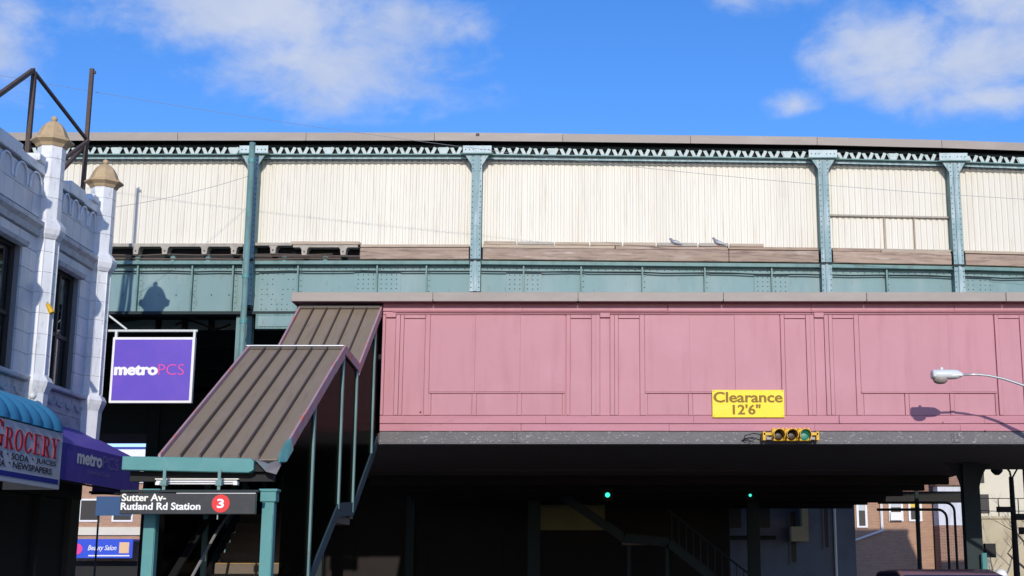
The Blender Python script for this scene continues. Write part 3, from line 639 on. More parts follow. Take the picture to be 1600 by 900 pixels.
# posts: front pair with capitals, right hand side posts, left side posts
for xc in (-6.2, -4.565):
    p = MB().box(xc - .085, xc + .085, 19.5, 19.66, .13, 2.62).build('front_post', TEALB, SE, .01)
    MB().box(xc - .13, xc + .13, 19.46, 19.7, 2.76, 2.80).box(xc - .11, xc + .11, 19.475, 19.685, 2.62, 2.76).build('capital', TEALB, p, .01)
    MB().box(xc - .075, xc + .075, 19.48, 19.498, .5, 2.45).build('post_face', TEALB, p)
SIDEP = [(21.7, 1.45, 4.28), (24.0, 2.72, 5.40), (25.42, 2.72, 5.33), (27.35, 3.95, 6.5)]
for xs_ in (xr - .02, xl + .02):
    for (y, za, zb) in SIDEP:
        w = .045
        MB().box(xs_ - .04, xs_ + .05, y - w, y + w, za, zb).build('side_post', TEAL, SE, .006)
# glazed sides, sill string
STRG = [((19.6, .25), (24.0, 2.62)), ((24.0, 2.62), (25.5, 2.70)), ((25.5, 2.70), (28.0, 4.15))]
for xs_ in (xr, xl):
    for (p, q) in STRG:
        slab(p[0], p[1], q[0], q[1], xs_ - .03, xs_ + .02, .24, TEALN, 'stringer', SE, -.03)
    def zr(y): return 3.2 + (y - 19.35) * .4946 - .1 if y < 24 else (5.36 if y < 25.5 else 5.4 + (y - 25.5) * .64 - .1)
    def zs(y): return .45 + (y - 19.6) * .5386 if y < 24 else (2.86 if y < 25.5 else 2.9 + (y - 25.5) * .58)
    ys = [19.75, 21.68, 23.98, 25.42, 27.33, 27.95]
    for a, b in zip(ys, ys[1:]):
        MB().hexa([(xs_ - .012, a, zs(a)), (xs_ - .004, a, zs(a)), (xs_ - .004, b - .03, zs(b - .03)), (xs_ - .012, b - .03, zs(b - .03)), (xs_ - .012, a, zr(a)), (xs_ - .004, a, zr(a)), (xs_ - .004, b - .03, zr(b - .03)), (xs_ - .012, b - .03, zr(b - .03))]).build('side_pane', SPANE, SE)
    slab(19.75, .45 + .95, 23.9, 2.62 + .98, xs_ - .1, xs_ - .06 if xs_ == xr else xs_ + .1, .05, DARK, 'handrail', SE)
# steps
for k in range(15):
    y = 19.7 + .287 * k; z = .13 + .166 * (k + 1)
    s_ = MB().box(xl + .05, xr - .05, y, y + .30, z - .17, z).build('step', STEPM, SE)
    MB().box(xl + .06, xr - .06, y - .006, y + .03, z + .001, z + .012).build('step_edge', NOSE if k == 9 else STEPM, s_)
MB().box(xl + .05, xr - .05, 24.0, 25.5, 2.5, 2.62).build('landing', STEPM, SE)
for k in range(8):
    y = 25.5 + .31 * k; z = 2.62 + .18 * (k + 1); MB().box(xl + .05, xr - .05, y, y + .32, z - .18, z).build('step', STEPM, SE)
MB().tube([(-5.9, 19.7, 1.05), (-5.72, 21.2, 2.25), (-5.6, 22.5, 3.0)], .022, 8).build('centre_handrail', GALV, SE)

# strip light below the header
fl = thing('strip_light', (-5.5, 19.6, 2.85), 'white fluorescent strip light hung under the teal stair header', 'light')
MB().box(-6.10, -4.98, 19.36, 19.46, 2.885, 2.905).build('reflector', WHITE, fl)
MB().box(-6.12, -4.96, 19.36, 19.44, 2.92, 2.935).build('top_rail', CREAMLET, fl)
MB().tube([(-6.06, 19.4, 2.868), (-5.02, 19.4, 2.868)], .016, 8).build('tube', WHITE, fl)
for xx in (-6.08, -5.0): MB().box(xx - .03, xx + .03, 19.35, 19.45, 2.845, 2.883).build('end_cap', WHITE, fl)

# station name sign
ss = thing('station_sign', (-5.6, 19.0, 2.42), 'black subway station name sign hanging at the stair entrance', 'sign')
MB().box(-6.46, -4.62, 19.0, 19.08, 2.43, 2.715).build('board', SIGNBK, ss, .006)
MB().box(-6.46, -4.58, 18.97, 19.1, 2.722, 2.755).build('hood', TEALD, ss, .004)
MB().box(-5.7, -4.62, 18.992, 18.999, 2.705, 2.716).build('trim', GALV, ss)
lettering('Sutter Av-', (-6.44, 19.0, 2.605), (1, 0, 0), (0, 0, 1), .60, .098, CREAMLET, ss, .014, .004, bold=.018)
lettering('Rutland Rd Station', (-6.445, 19.0, 2.487), (1, 0, 0), (0, 0, 1), 1.08, .098, WLET, ss, .014, .004, bold=.018)
d = MB().lathe([(.122, 18.999), (.122, 18.993)], (-5.09, 0, 2.572), 32, 'y').build('line_disc', SIGNRED, ss)
lettering('3', (-5.14, 18.993, 2.51), (1, 0, 0), (0, 0, 1), .095, .125, WLET, d, .03, .003, 'numeral')
for xx in (-5.92, -5.165):
    MB().box(xx - .02, xx + .02, 19.12, 19.15, 2.7, 3.04).build('hanger', TEAL, ss)
    MB().box(xx - .04, xx + .04, 19.1, 19.17, 2.82, 2.9).build('hanger_clamp', TEAL, ss)
MB().tube([(-5.14, 19.05, 2.43), (-5.14, 19.05, 2.36)], .01, 6).build('bolt', GALV, ss)

# ================================================================== WHITE TERRACOTTA SHOP BUILDING
WB = thing('shop_building', (-14, 22, 0), 'white glazed terracotta shop building with tan capped pilasters', 'building')
FX = -11.0
YE = 30.45
PIL = [16.6, 19.7, 22.8, 26.75, 29.75]
WIN = [(17.5, 18.8), (20.6, 21.9), (24.5, 25.8), (27.55, 28.85)]
MB().box(-24, FX - .5, 12, YE, 0, 9.0).build('core', ROOFG, WB)
# wall backing (joint colour) with real window openings
def wall_piece(y0, y1, z0, z1): MB().box(FX - .5, FX - .03, y0, y1, z0, z1).build('wall', TERRAJ, WB)
wall_piece(16, YE, 7.82, 9.45); wall_piece(16, YE, 3.6, 5.36)
ed = [16] + [v for w in WIN for v in w] + [YE]
for a, b in zip(ed[::2], ed[1::2]): wall_piece(a, b, 5.36, 7.82)
# blocks
def near_pil(a, b): return any(a < p + .26 and b > p - .26 for p in PIL)
bl_cache = {}
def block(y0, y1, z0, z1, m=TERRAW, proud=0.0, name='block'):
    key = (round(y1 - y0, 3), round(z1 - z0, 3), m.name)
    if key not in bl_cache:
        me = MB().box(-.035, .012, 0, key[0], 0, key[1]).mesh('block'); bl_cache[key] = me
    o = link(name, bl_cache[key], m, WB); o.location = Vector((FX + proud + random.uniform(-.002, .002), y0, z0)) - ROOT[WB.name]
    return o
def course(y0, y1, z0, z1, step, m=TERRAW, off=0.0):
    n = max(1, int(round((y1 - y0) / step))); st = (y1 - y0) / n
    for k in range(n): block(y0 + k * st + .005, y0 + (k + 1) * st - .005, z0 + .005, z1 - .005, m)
for a, b in zip(PIL, PIL[1:]):
    if b < 23: continue
    a2, b2 = a + .24, b - .24
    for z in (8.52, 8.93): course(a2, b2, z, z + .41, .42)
    # pointed arches in relief along the parapet
    n = 5; w = (b2 - a2) / n
    for k in range(n):
        c = a2 + (k + .5) * w; r = w * .40
        pts = [(FX + .03, c - r, 8.98)] + [(FX + .03, c - r + r * (1 - math.cos(t)) , 9.06 + .30 * math.sin(t)) for t in [j * math.pi / 14 for j in range(8)]]
        pts2 = [(x, 2 * c - y, z) for (x, y, z) in pts][::-1]
        MB().tube(pts + pts2, .022, 6).build('arch_moulding', TERRA, WB)
    # coping
    m2 = (b2 - a2) / 3
    for k in range(3): MB().box(FX - .5, FX + .05 + .02 * (k % 2), a2 + k * m2 + .003, a2 + (k + 1) * m2 - .003, 9.40 + .012 * (k == 1), 9.58 + .10 * (k == 1)).build('coping', TERRA, WB, .02)
    MB().box(FX - .3, FX + .10, b2 - .45, b2 - .12, 9.58, 9.74).build('coping_block', TERRA, WB, .03)
    # main cornice
    MB().prism([(FX - .02, a2, 8.12), (FX + .06, a2, 8.14), (FX + .08, a2, 8.26), (FX + .17, a2, 8.32), (FX + .17, a2, 8.40), (FX + .05, a2, 8.48), (FX - .02, a2, 8.5)], (0, b2 - a2, 0)).build('cornice', TERRAD, WB)
    for z in (7.82,): course(a2, b2, z, z + .29, .42)
    w0, w1 = [w for w in WIN if w[0] > a and w[1] < b][0]
    for z in [5.38 + .406 * k for k in range(6)]:
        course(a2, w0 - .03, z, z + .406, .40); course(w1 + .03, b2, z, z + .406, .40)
    MB().prism([(FX - .03, w0 - .1, 7.78), (FX + .09, w0 - .1, 7.80), (FX + .12, w0 - .1, 7.88), (FX - .03, w0 - .1, 7.92)], (0, w1 - w0 + .2, 0)).build('window_hood', TERRAD, WB)
    MB().box(FX - .03, FX + .13, a2, b2, 5.27, 5.36).build('sill_course', TERRAD, WB, .02)
    for z, h in ((4.85, .41), (4.44, .41)): course(a2, b2, z, z + h, .7, TERRAD)
    for k in range(5):
        c = a2 + (k + .5) * (b2 - a2) / 5
        MB().tube([(FX + .02, c - .2, 5.1), (FX + .03, c - .12, 5.02), (FX + .03, c, 4.99), (FX + .03, c + .12, 5.02), (FX + .02, c + .2, 5.1)], .025, 6).build('swag', TERRAD, WB)
    # window: frame, sashes, panes
    wf = MB().box(FX - .22, FX - .12, w0, w0 + .07, 5.36, 7.82).box(FX - .22, FX - .12, w1 - .07, w1, 5.36, 7.82).box(FX - .22, FX - .12, w0 + .07, w1 - .07, 7.74, 7.82).box(FX - .22, FX - .12, w0 + .07, w1 - .07, 5.36, 5.45).build('window', WFRAME, WB)
    ym = w0 + (w1 - w0) * .46
    MB().box(FX - .215, FX - .125, ym - .04, ym + .04, 5.45, 7.74).build('mullion', WFRAME, wf)
    MB().box(FX - .21, FX - .13, w0 + .07, ym - .04, 6.42, 6.50).build('transom', WFRAME, wf); MB().box(FX - .21, FX - .13, ym + .04, w1 - .07, 6.42, 6.50).build('transom', WFRAME, wf)
    for (ya, yb) in ((w0 + .075, ym - .045), (ym + .045, w1 - .075)):
        for (za, zb) in ((5.455, 6.415), (6.505, 7.735)):
            MB().box(FX - .175, FX - .17, ya, yb, za, zb).build('pane', WPANE, wf)
    MB().box(FX - .30, FX - .29, w0, w1, 6.35, 7.8).build('blind', BLIND, wf)
    MB().box(FX - .34, FX - .33, ym + .12, ym + .2, 5.4, 6.4).build('curtain', WHITE, wf)
    MB().box(FX - .499, FX - .42, w0 - .02, w1 + .02, 5.3, 7.85).build('room_back', DARK, wf)
# pilasters: octagonal shafts, bands and bell-shaped caps
for p in PIL:
    ph = math.pi / 8; c = (FX + .04, p, 0)
    sh = MB().lathe([(.31, 5.37), (.27, 5.43), (.27, 8.14)], c, 8, ph=ph).lathe([(.27, 8.52), (.27, 10.08)], c, 8, ph=ph).build('pilaster', TERRA, WB)
    MB().lathe([(.30, 8.12), (.36, 8.20), (.39, 8.30), (.39, 8.38), (.33, 8.46), (.275, 8.53)], c, 8, ph=ph).build('band', TERRA, sh)
    MB().lathe([(.28, 4.4), (.30, 5.05), (.36, 5.20), (.38, 5.28), (.33, 5.37)], c, 8, ph=ph).build('corbel', TERRA, sh)
    for zz in [5.8 + .41 * k for k in range(6)] + [8.95, 9.36, 9.77]:
        MB().lathe([(.2715, zz), (.2715, zz + .008)], c, 8, ph=ph).build('joint', TERRAJ, sh)
    for k in (5, 6, 7, 0):       # thin shafts on the corners
        a = ph + 2 * math.pi * k / 8
        MB().tube([(c[0] + .275 * math.cos(a), p + .275 * math.sin(a), 5.42), (c[0] + .275 * math.cos(a), p + .275 * math.sin(a), 8.12)], .012, 5).build('bead', TERRA, sh)
    cp = MB().lathe([(.29, 10.03), (.33, 10.09), (.36, 10.11), (.42, 10.15), (.42, 10.18), (.35, 10.205), (.315, 10.25), (.285, 10.33), (.25, 10.41), (.205, 10.49), (.14, 10.56), (.06, 10.60)], c, 8, ph=ph).build('cap', TAN, sh)
    MB().lathe([(.02, 10.59), (.055, 10.62), (.065, 10.66), (.045, 10.70), (.01, 10.715)], c, 10).build('finial', TAN, cp, smooth=True)
# shop front below (dark) and end wall
MB().box(-24, FX - .51, YE + .01, YE + .2, 0, 9.0).build('end_wall', TERRAD, WB)
MB().box(FX - .5, FX - .2, 16, YE, 3.2, 3.6).build('shop_lintel', DARK, WB)
for (ya, yb) in ((20.5, 22.8), (23.0, 25.6), (26.1, 28.2), (28.4, 29.9)):
    MB().box(FX - .34, FX - .33, ya, yb, .6, 3.18).build('shop_pane', DARK, WB)
    MB().box(FX - .36, FX - .2, ya - .2, ya, .13, 3.2).build('shop_mullion', DARK, WB)
MB().box(FX - .4, FX - .21, 29.92, YE - .02, .13, 3.2).build('shop_pier', WFRAME, WB)
MB().box(FX - .42, FX - .25, 16, 29.8, .13, .6).build('stall_riser', DARK, WB)

# steel frame of a former roof sign
RX = -11.62
rf = thing('roof_sign_frame', (RX, 28, 9.0), 'bare rusty steel sign frame standing on the white building roof', 'frame')
def q(px_y, z): return (RX, px_y, z)
MB().bar(q(30.25, 9.0), q(30.25, 13.05), .085, .085).build('tall_post', STEEL, rf)
MB().bar((RX, 27.15, 9.0), (RX, 27.15, 11.82), .09, .09).build('short_post', STEEL, rf)
MB().bar(q(27.2, 11.80), q(30.2, 11.35), .06, .06).build('strut', STEEL, rf)
MB().bar(q(27.1, 11.84), q(25.0, 10.32), .08, .08).build('strut', STEEL, rf)
MB().bar((RX + .06, 30.2, 11.3), (RX + .06, 28.55, 10.25), .07, .07).build('strut', STEEL, rf)
MB().bar((RX - .06, 30.3, 11.2), (RX - .06, 28.4, 9.7), .07, .07).build('strut', STEEL, rf)
MB().bar(q(25.0, 9.0), q(25.0, 10.4), .08, .08).build('short_post', STEEL, rf)
MB().lathe([(.03, 12.93), (.03, 12.99)], (RX + .07, 30.25, 0), 6).build('bolt', STEEL, rf)

# hanging purple sign
bs = thing('hanging_shop_sign', (-9.7, 29.95, 5.27), 'square purple hanging sign with white border beside the white building', 'sign')
MB().box(-10.57, -8.77, 29.9, 30.02, 5.26, 6.71).build('frame', WHITE, bs, .01)
MB().box(-10.515, -8.825, 29.893, 29.899, 5.315, 6.655).build('face', PURPLE, bs)
lettering('metro', (-10.48, 29.893, 5.87), (1, 0, 0), (0, 0, 1), .93, .215, WLET, bs, .02, .004, bold=.035)
lettering('PCS', (-9.53, 29.893, 5.875), (1, 0, 0), (0, 0, 1), .56, .235, MAGENTA, bs, -.012, .004)
ar = MB().tube([(-10.95, 29.96, 6.86), (-8.74, 29.96, 6.86)], .028, 8).build('bracket_arm', LAMPG, bs)
MB().tube([(-10.78, 29.96, 7.25), (-10.3, 29.96, 6.89)], .022, 8).build('stay', LAMPG, ar)
for xx in (-10.52, -8.80): MB().box(xx - .025, xx + .025, 29.93, 29.99, 6.7, 6.86).build('sign_hanger', LAMPG, bs)

# purple hipped awning
AX = -9.98
pa = thing('purple_awning', (-10.5, 28, 2.9), 'purple hipped shop awning on the white building, nearest the elevated line', 'awning')
ya, yb, zt, zv, zb = 25.95, 30.5, 4.62, 4.05, 3.36
MB().add([(FX, ya, zt), (FX, yb - .75, zt), (AX, yb, zv), (AX, ya, zv)], [(0, 1, 2, 3)]).add([(FX, yb - .75, zt), (FX, yb, zv - .0), (AX, yb, zv)], [(0, 1, 2)]).build('canvas_top', PURPAWN, pa)
MB().box(AX - .012, AX, ya, yb, zb, zv).build('valance', PURPAWN, pa)
MB().box(FX, AX - .013, yb - .012, yb, zb, zv).build('valance_end', PURPAWN, pa)
MB().box(FX, AX - .013, ya, ya + .012, zb, zv).build('valance_end', PURPAWN, pa)
MB().tube([(AX - .03, ya, zb - .02), (AX - .03, yb - .03, zb - .02), (FX, yb - .03, zb - .02)], .02, 6).build('awning_frame', DARK, pa)
lettering('metro', (AX, 26.75, 3.72), (0, 1, 0), (0, 0, 1), 1.35, .23, WLET, pa, .02, .004, bold=.03)
lettering('PCS', (AX, 28.15, 3.725), (0, 1, 0), (0, 0, 1), .95, .25, LILAC, pa, .0, .004)
lettering('Authorized Dealer', (AX, 27.3, 3.56), (0, 1, 0), (0, 0, 1), 1.35, .085, LILAC, pa, .01, .004)
MB().tube([(AX + .1, 29.0, 3.25), (AX - .6, 29.2, 3.3)], .03, 6).build('lamp_arm', DARK, pa)

# grocery awning: ribbed quarter barrel above a lettered board
ga = thing('grocery_awning', (-10.5, 23.5, 3), 'sky blue ribbed awning with white grocery board in red letters', 'awning')
GX = -9.96; gy0, gy1 = 20.6, 25.9
gz0, gz1 = 3.16, 4.20
MB().box(GX - .05, GX, gy0, gy1, gz0, gz1).build('board', GSIGN, ga, .006)
mb = MB(); nb = 11; st = (gy1 - gy0) / nb; na = 9
for k in range(nb):
    rows = []
    for j in range(5):
        t = j / 4; puff = math.sin(math.pi * t) * .04
        y = gy0 + (k + t) * st
        rows.append([(FX + .02 + (GX - FX - .02) * math.sin(a) + puff * math.sin(a) * .8, y, gz1 + .02 + (.62 + puff) * math.cos(a)) for a in [i * math.pi / 2 / (na - 1) for i in range(na)]])
    vs = [v for r in rows for v in r]
    mb = MB().add(vs, [(j * na + i, (j + 1) * na + i, (j + 1) * na + i + 1, j * na + i + 1) for j in range(4) for i in range(na - 1)])
    mb.build('awning_rib', BLUEAWN, ga, smooth=True)
MB().add([(FX, gy1, gz1)] + [(FX + .02 + (GX - FX - .02) * math.sin(a), gy1, gz1 + .02 + .62 * math.cos(a)) for a in [i * math.pi / 16 for i in range(9)]] , [tuple(range(10))]).build('awning_end', BLUEAWN, ga)
MB().box(FX, GX - .051, gy1 - .03, gy1 - .01, gz0, gz1).build('board_end', GSIGN, ga)
MB().box(GX, GX + .004, gy0 + .05, gy1 - .08, gz0 + .09, gz0 + .18).build('blue_band', NAVY, ga)
# serif letters made of stems and bowls
def serif(ch):
    P = []                                    # list of polygons in a unit box
    def rect(x0, y0, x1, y1): P.append([(x0, y0), (x1, y0), (x1, y1), (x0, y1)])
    def bowl(cx, cy, rx, ry, ix, iy, a0, a1, n=18):
        for k in range(n):
            t0, t1 = rad(a0 + (a1 - a0) * k / n), rad(a0 + (a1 - a0) * (k + 1) / n)
            P.append([(cx + rx * math.cos(t0), cy + ry * math.sin(t0)), (cx + rx * math.cos(t1), cy + ry * math.sin(t1)), (cx + ix * math.cos(t1), cy + iy * math.sin(t1)), (cx + ix * math.cos(t0), cy + iy * math.sin(t0))])
    if ch == 'O': bowl(.5, .5, .5, .52, .24, .46, 0, 360, 28)
    if ch in 'CG':
        bowl(.52, .5, .52, .52, .26, .46, 35, 325, 24); rect(.86, .66, .93, 1.0)
        if ch == 'G': rect(.70, .06, .94, .46); rect(.58, .42, 1.04, .48)
        else: rect(.86, .06, .91, .30)
    if ch in 'RE':
        rect(.12, .03, .38, .97); rect(0, 0, .5, .06); rect(0, .94, .6, 1.0)
    if ch == 'R':
        bowl(.5, .73, .38, .27, .12, .21, -90, 90, 14); rect(.36, .46, .54, .52); P.append([(.42, .47), (.68, .47), (.98, .05), (.70, .05)]); rect(.66, 0, 1.06, .06)
    if ch == 'E':
        rect(.5, 0, .9, .06); rect(.5, .94, .88, 1.0); rect(.38, .47, .64, .53); rect(.60, .36, .66, .64); P.append([(.84, .05), (.90, .05), (.90, .34), (.86, .3)]); P.append([(.82, .95), (.88, .95), (.88, .70), (.84, .74)])
    if ch == 'Y':
        rect(.38, .03, .64, .48); rect(.25, 0, .77, .06); P.append([(.08, .96), (.36, .96), (.62, .45), (.38, .45)]); P.append([(.80, .96), (.88, .96), (.62, .45), (.54, .45)]); rect(-.04, .94, .46, 1.0); rect(.64, .94, 1.04, 1.0)
    return P
yy = 22.86
for i, ch in enumerate('GROCERY'):
    w = .46 if i == 0 else .385; h = .46 if i == 0 else .36
    mb = MB()
    for k, poly in enumerate(serif(ch)): mb.prism([(GX + .002 + .0004 * (k % 3), yy + x * w * .92, 3.71 + z * h) for (x, z) in poly], (.008, 0, 0))
    mb.build('letter', REDLET, ga); yy += w + .02
for (t_, y_, z_, w_) in (('BEER', 22.5, 3.545, .86), ('*', 23.48, 3.60, .07), ('SODA', 23.68, 3.545, .72), ('*', 24.54, 3.60, .07), ('JUICES', 24.74, 3.545, .92), ('TEA', 22.98, 3.405, .46), ('*', 23.58, 3.46, .07), ('NEWSPAPERS', 23.76, 3.405, 1.72)):
    lettering(t_, (GX, y_, z_), (0, 1, 0), (0, 0, 1), w_, .045 if t_ == '*' else .11, DARKLET, ga, .012, .004, bold=.02)

# yellow flood lamp on the pilaster, small globe on the sill
yl = thing('flood_lamp', (-10.65, 26.75, 6.6), 'small yellow lamp fixed to the white pilaster between upper windows', 'lamp')
MB().tube([(FX + .25, 26.6, 6.78), (FX + .30, 26.5, 6.82), (FX + .33, 26.47, 6.76)], .018, 6).build('stem', GALV, yl)
MB().tube([(FX + .32, 26.47, 6.78), (FX + .37, 26.46, 6.70), (FX + .43, 26.45, 6.60)], [.035, .05, .06], 8).build('shade', SIGY, yl)
gl = thing('sill_vent', (-10.9, 25.9, 5.0), 'little white round vent cap above the blue ribbed awning', 'vent')
MB().tube([(-10.72, 26.2, 4.62), (-10.72, 26.2, 4.9)], .03, 8).build('pipe', LAMPG, gl)
MB().lathe([(.03, 4.88), (.07, 4.92), (.075, 4.97), (.04, 5.02), (.01, 5.03)], (-10.72, 26.2, 0), 10).build('cowl', LAMPG, gl, smooth=True)

# ================================================================== BEYOND THE ELEVATED LINE
# dark annex under the tracks at the left
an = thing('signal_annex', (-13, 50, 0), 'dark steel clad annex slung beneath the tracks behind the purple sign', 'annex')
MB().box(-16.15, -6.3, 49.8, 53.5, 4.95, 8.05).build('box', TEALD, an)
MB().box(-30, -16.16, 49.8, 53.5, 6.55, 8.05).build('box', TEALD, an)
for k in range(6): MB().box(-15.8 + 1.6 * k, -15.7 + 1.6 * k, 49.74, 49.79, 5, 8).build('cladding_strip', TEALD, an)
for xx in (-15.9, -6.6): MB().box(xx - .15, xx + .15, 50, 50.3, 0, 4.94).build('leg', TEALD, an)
# dark walls at the far end of the underpass
uw = thing('underpass_wall', (-1, 51, 0), 'dark wall closing the shadowed far side of the underpass', 'wall')
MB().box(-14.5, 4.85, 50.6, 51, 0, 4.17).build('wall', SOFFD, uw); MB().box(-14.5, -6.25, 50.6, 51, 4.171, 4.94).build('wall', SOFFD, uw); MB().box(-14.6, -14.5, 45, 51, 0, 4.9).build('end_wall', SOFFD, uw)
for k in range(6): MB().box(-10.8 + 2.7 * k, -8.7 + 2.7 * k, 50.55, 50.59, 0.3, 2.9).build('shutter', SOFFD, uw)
MB().box(-2.35, .35, 50.5, 50.549, 3.15, 4.05).build('sign_panel', OLIVE, uw)
# shadowed grey house beyond the underpass
gh = thing('stucco_house', (8, 58, 0), 'blue grey stucco house in deep shadow under the overpass', 'house')
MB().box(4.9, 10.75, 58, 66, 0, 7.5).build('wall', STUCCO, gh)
for (x0, x1, z0, z1) in ((5.5, 6.1, 3.4, 4.6), (6.75, 7.3, 3.4, 4.6), (9.4, 9.7, 2.6, 4.6), (8.0, 8.35, 2.0, 4.2)):
    w = MB().box(x0, x1, 57.94, 57.99, z0, z1).build('window', STUCCO, gh); MB().box(x0 + .07, x1 - .07, 57.93, 57.939, z0 + .07, z1 - .07).build('pane', WFRAME, w)
MB().box(5.1, 7.4, 57.5, 58, 3.0, 3.14).build('canopy', DARK, gh)
MB().box(8.0, 8.7, 57.2, 57.8, 2.9, 3.5).box(8.45, 8.7, 57.2, 57.8, 3.5, 4.6).build('chimney_breast', BUFF, gh)
MB().box(4.8, 10.9, 57.9, 66, 7.5, 7.7).build('roof', ROOFG, gh)
MB().tube([(9.9, 57.9, .2), (9.9, 57.9, 6)], .06, 6).build('downpipe', WHITE, gh)
# brick house, sunlit through the gap
bh = thing('brick_house', (17, 78, 0), 'sunlit red brick house with white window frames beyond the underpass', 'house')
MB().box(12.5, 18.8, 78, 88, 0, 6.05).build('wall', BRICKT, bh)
MB().prism([(12.3, 77.9, 6.06), (18.9, 77.9, 6.06), (18.9, 77.9, 8.2), (12.3, 77.9, 7.2)], (0, 10, 0)).build('roof', BRICK, bh)
for (x0, x1, z0, z1, c) in ((14.55, 15.15, 4.1, 6.0, BLIND), (16.35, 17.15, 4.45, 6.0, BLIND), (17.45, 18.2, 4.45, 6.0, CURTY)):
    w = MB().box(x0, x1, 77.9, 77.97, z0, z0 + .1).box(x0, x1, 77.9, 77.97, z1 - .1, z1).box(x0, x0 + .12, 77.9, 77.97, z0 + .1, z1 - .1).box(x1 - .12, x1, 77.9, 77.97, z0 + .1, z1 - .1).build('window', WHITE, bh)
    MB().box(x0 + .12, x1 - .12, 77.955, 77.965, (z0 + z1) / 2, z1 - .1).build('blind', c, w); MB().box(x0 + .12, x1 - .12, 77.955, 77.965, z0 + .1, (z0 + z1) / 2).build('pane', WFRAME, w)
MB().box(16.4, 17.05, 77.7, 77.89, 4.5, 4.95).build('air_conditioner', WHITE, bh)
MB().tube([(15.93, 77.85, 3.9), (15.93, 77.85, 6.0)], .08, 6).build('downpipe', WHITE, bh)
MB().tube([(14.2, 77.85, 3.35), (15.93, 77.85, 3.95)], .06, 6).build('downpipe', WHITE, bh)
# whitewashed gable wall between the brick house and the post
ww = thing('whitewashed_outbuilding', (19.8, 77, 0), 'peeling whitewashed outbuilding wall between brick house and dark post', 'outbuilding')
MB().box(18.85, 20.9, 76.8, 84, 4.2, 6.35).build('wall', PEEL, ww)
MB().box(18.85, 20.9, 76.75, 84, 0, 4.19).build('brick_base', BRICK, ww)
MB().box(18.7, 21.0, 76.6, 84, 6.36, 9.0).build('roof', BRICK, ww)
# cream house and stone wall at the right
ch = thing('cream_house', (25, 80, 0), 'cream sided house above a stone wall beyond the dark post', 'house')
MB().box(21.2, 24.6, 79, 90, 0, 11).build('wall', CREAMW, ch)
MB().box(24.62, 40, 81, 90, 0, 12).build('side_wing', STUCCO, ch)
MB().box(21.0, 40, 78.8, 90, 12.01, 12.2).build('roof', ROOFG, ch)
for (x0, z0, z1) in ((21.55, 6.65, 7.55), (21.75, 4.95, 6.0)):
    w = MB().box(x0, x0 + .5, 78.93, 78.99, z0, z1).build('window', WFRAME, ch); MB().box(x0 + .06, x0 + .44, 78.92, 78.929, z0 + .06, z1 - .06).build('pane', WFRAME, w)
sw = thing('stone_wall', (23, 77, 0), 'buff stone retaining wall dappled with branch shadows', 'wall')
MB().box(20.95, 42, 77, 77.6, 0, 4.55).build('wall', BUFF, sw); MB().box(20.92, 42, 76.9, 77.7, 4.56, 4.7).build('coping', BUFF, sw)
for k in range(12): MB().tube([(21.2 + 1.1 * k, 77.3, 4.7), (21.2 + 1.1 * k, 77.3, 5.7)], .03, 6).build('fence_post', DARK, sw)
MB().tube([(21, 77.3, 5.68), (35, 77.3, 5.68)], .025, 6).build('fence_rail', DARK, sw)
# bare tree in front of the stone wall
bt = thing('bare_tree', (22.1, 72, 0), 'leafless street tree in front of the buff stone wall', 'tree')
mb = MB(); tw = MB()
def grow(p, d, ln, r, lev, mb):
    pts = [p]; rs = [r]; cur = p
    for k in range(4):
        d = (d + Vector((random.uniform(-.18, .18), random.uniform(-.18, .18), random.uniform(-.02, .14)))).normalized(); cur = cur + d * ln / 4; pts.append(cur); rs.append(r * (1 - .13 * (k + 1)))
    (mb if lev < 2 else tw).tube(pts, rs, 6 if lev < 2 else 4)
    if lev < 4:
        for k in range(3 if lev < 3 else 4):
            a = random.uniform(0, 6.28); side = Vector((math.cos(a), math.sin(a), random.uniform(.1, .7))); i = random.choice((2, 3, 4))
            grow(pts[i], (d * .55 + side * .75).normalized(), ln * random.uniform(.55, .75), rs[i] * .62, lev + 1, mb)
grow(Vector((22.1, 72, 0)), Vector((0, 0, 1)), 3.2, .17, 0, mb)
mb.build('trunk', BARK, bt); tag(tw.build('crown', BARK, bt), kind='stuff')
# tan brick shop row with the blue salon sign, seen under the purple awning
sr = thing('corner_shop', (-27, 80, 0), 'sunlit tan brick corner shop seen below the purple awning', 'shop')
MB().box(-36, -21.5, 80, 92, 0, 6.7).build('wall', BRICKT, sr)
MB().box(-36, -21.4, 79.85, 80, 6.71, 8.6).build('parapet', WHITE, sr)
MB().box(-36, -21.4, 79.8, 79.95, 8.62, 8.75).box(-36, -21.4, 79.8, 79.95, 8.95, 9.05).build('railing', NAVY, sr)
for x0 in (-29.5, -27.6, -25.4):
    w = MB().box(x0, x0 + 1.2, 79.93, 79.99, 4.5, 5.8).build('window', WHITE, sr); MB().box(x0 + .1, x0 + 1.1, 79.92, 79.929, 4.6, 5.7).build('pane', WFRAME, w)
MB().box(-30, -21.6, 79.85, 79.99, 3.75, 4.2).build('ledge', CREAMW, sr)
MB().box(-29.5, -22, 79.8, 79.99, .1, 2.3).build('shop_front', DARK, sr)
bn = thing('blue_banner', (-26.5, 70, 0), 'plain blue banner board below the purple awning, above the salon sign', 'banner')
MB().prism([(-25.0, 70, 4.45), (-23.2, 70, 4.45), (-23.2, 70, 5.4), (-25.0, 70, 5.4)], (0, .08, 0)).build('board', mat('dusty_blue_board', (.03, .085, .20), .6, .1), bn)
MB().tube([(-24.9, 70.2, 0), (-24.9, 70.2, 5.4)], .05, 6).build('post', DARK, bn)
bsn = thing('salon_sign', (-27, 79, 2.3), 'blue beauty salon sign with white script under the purple awning', 'sign')
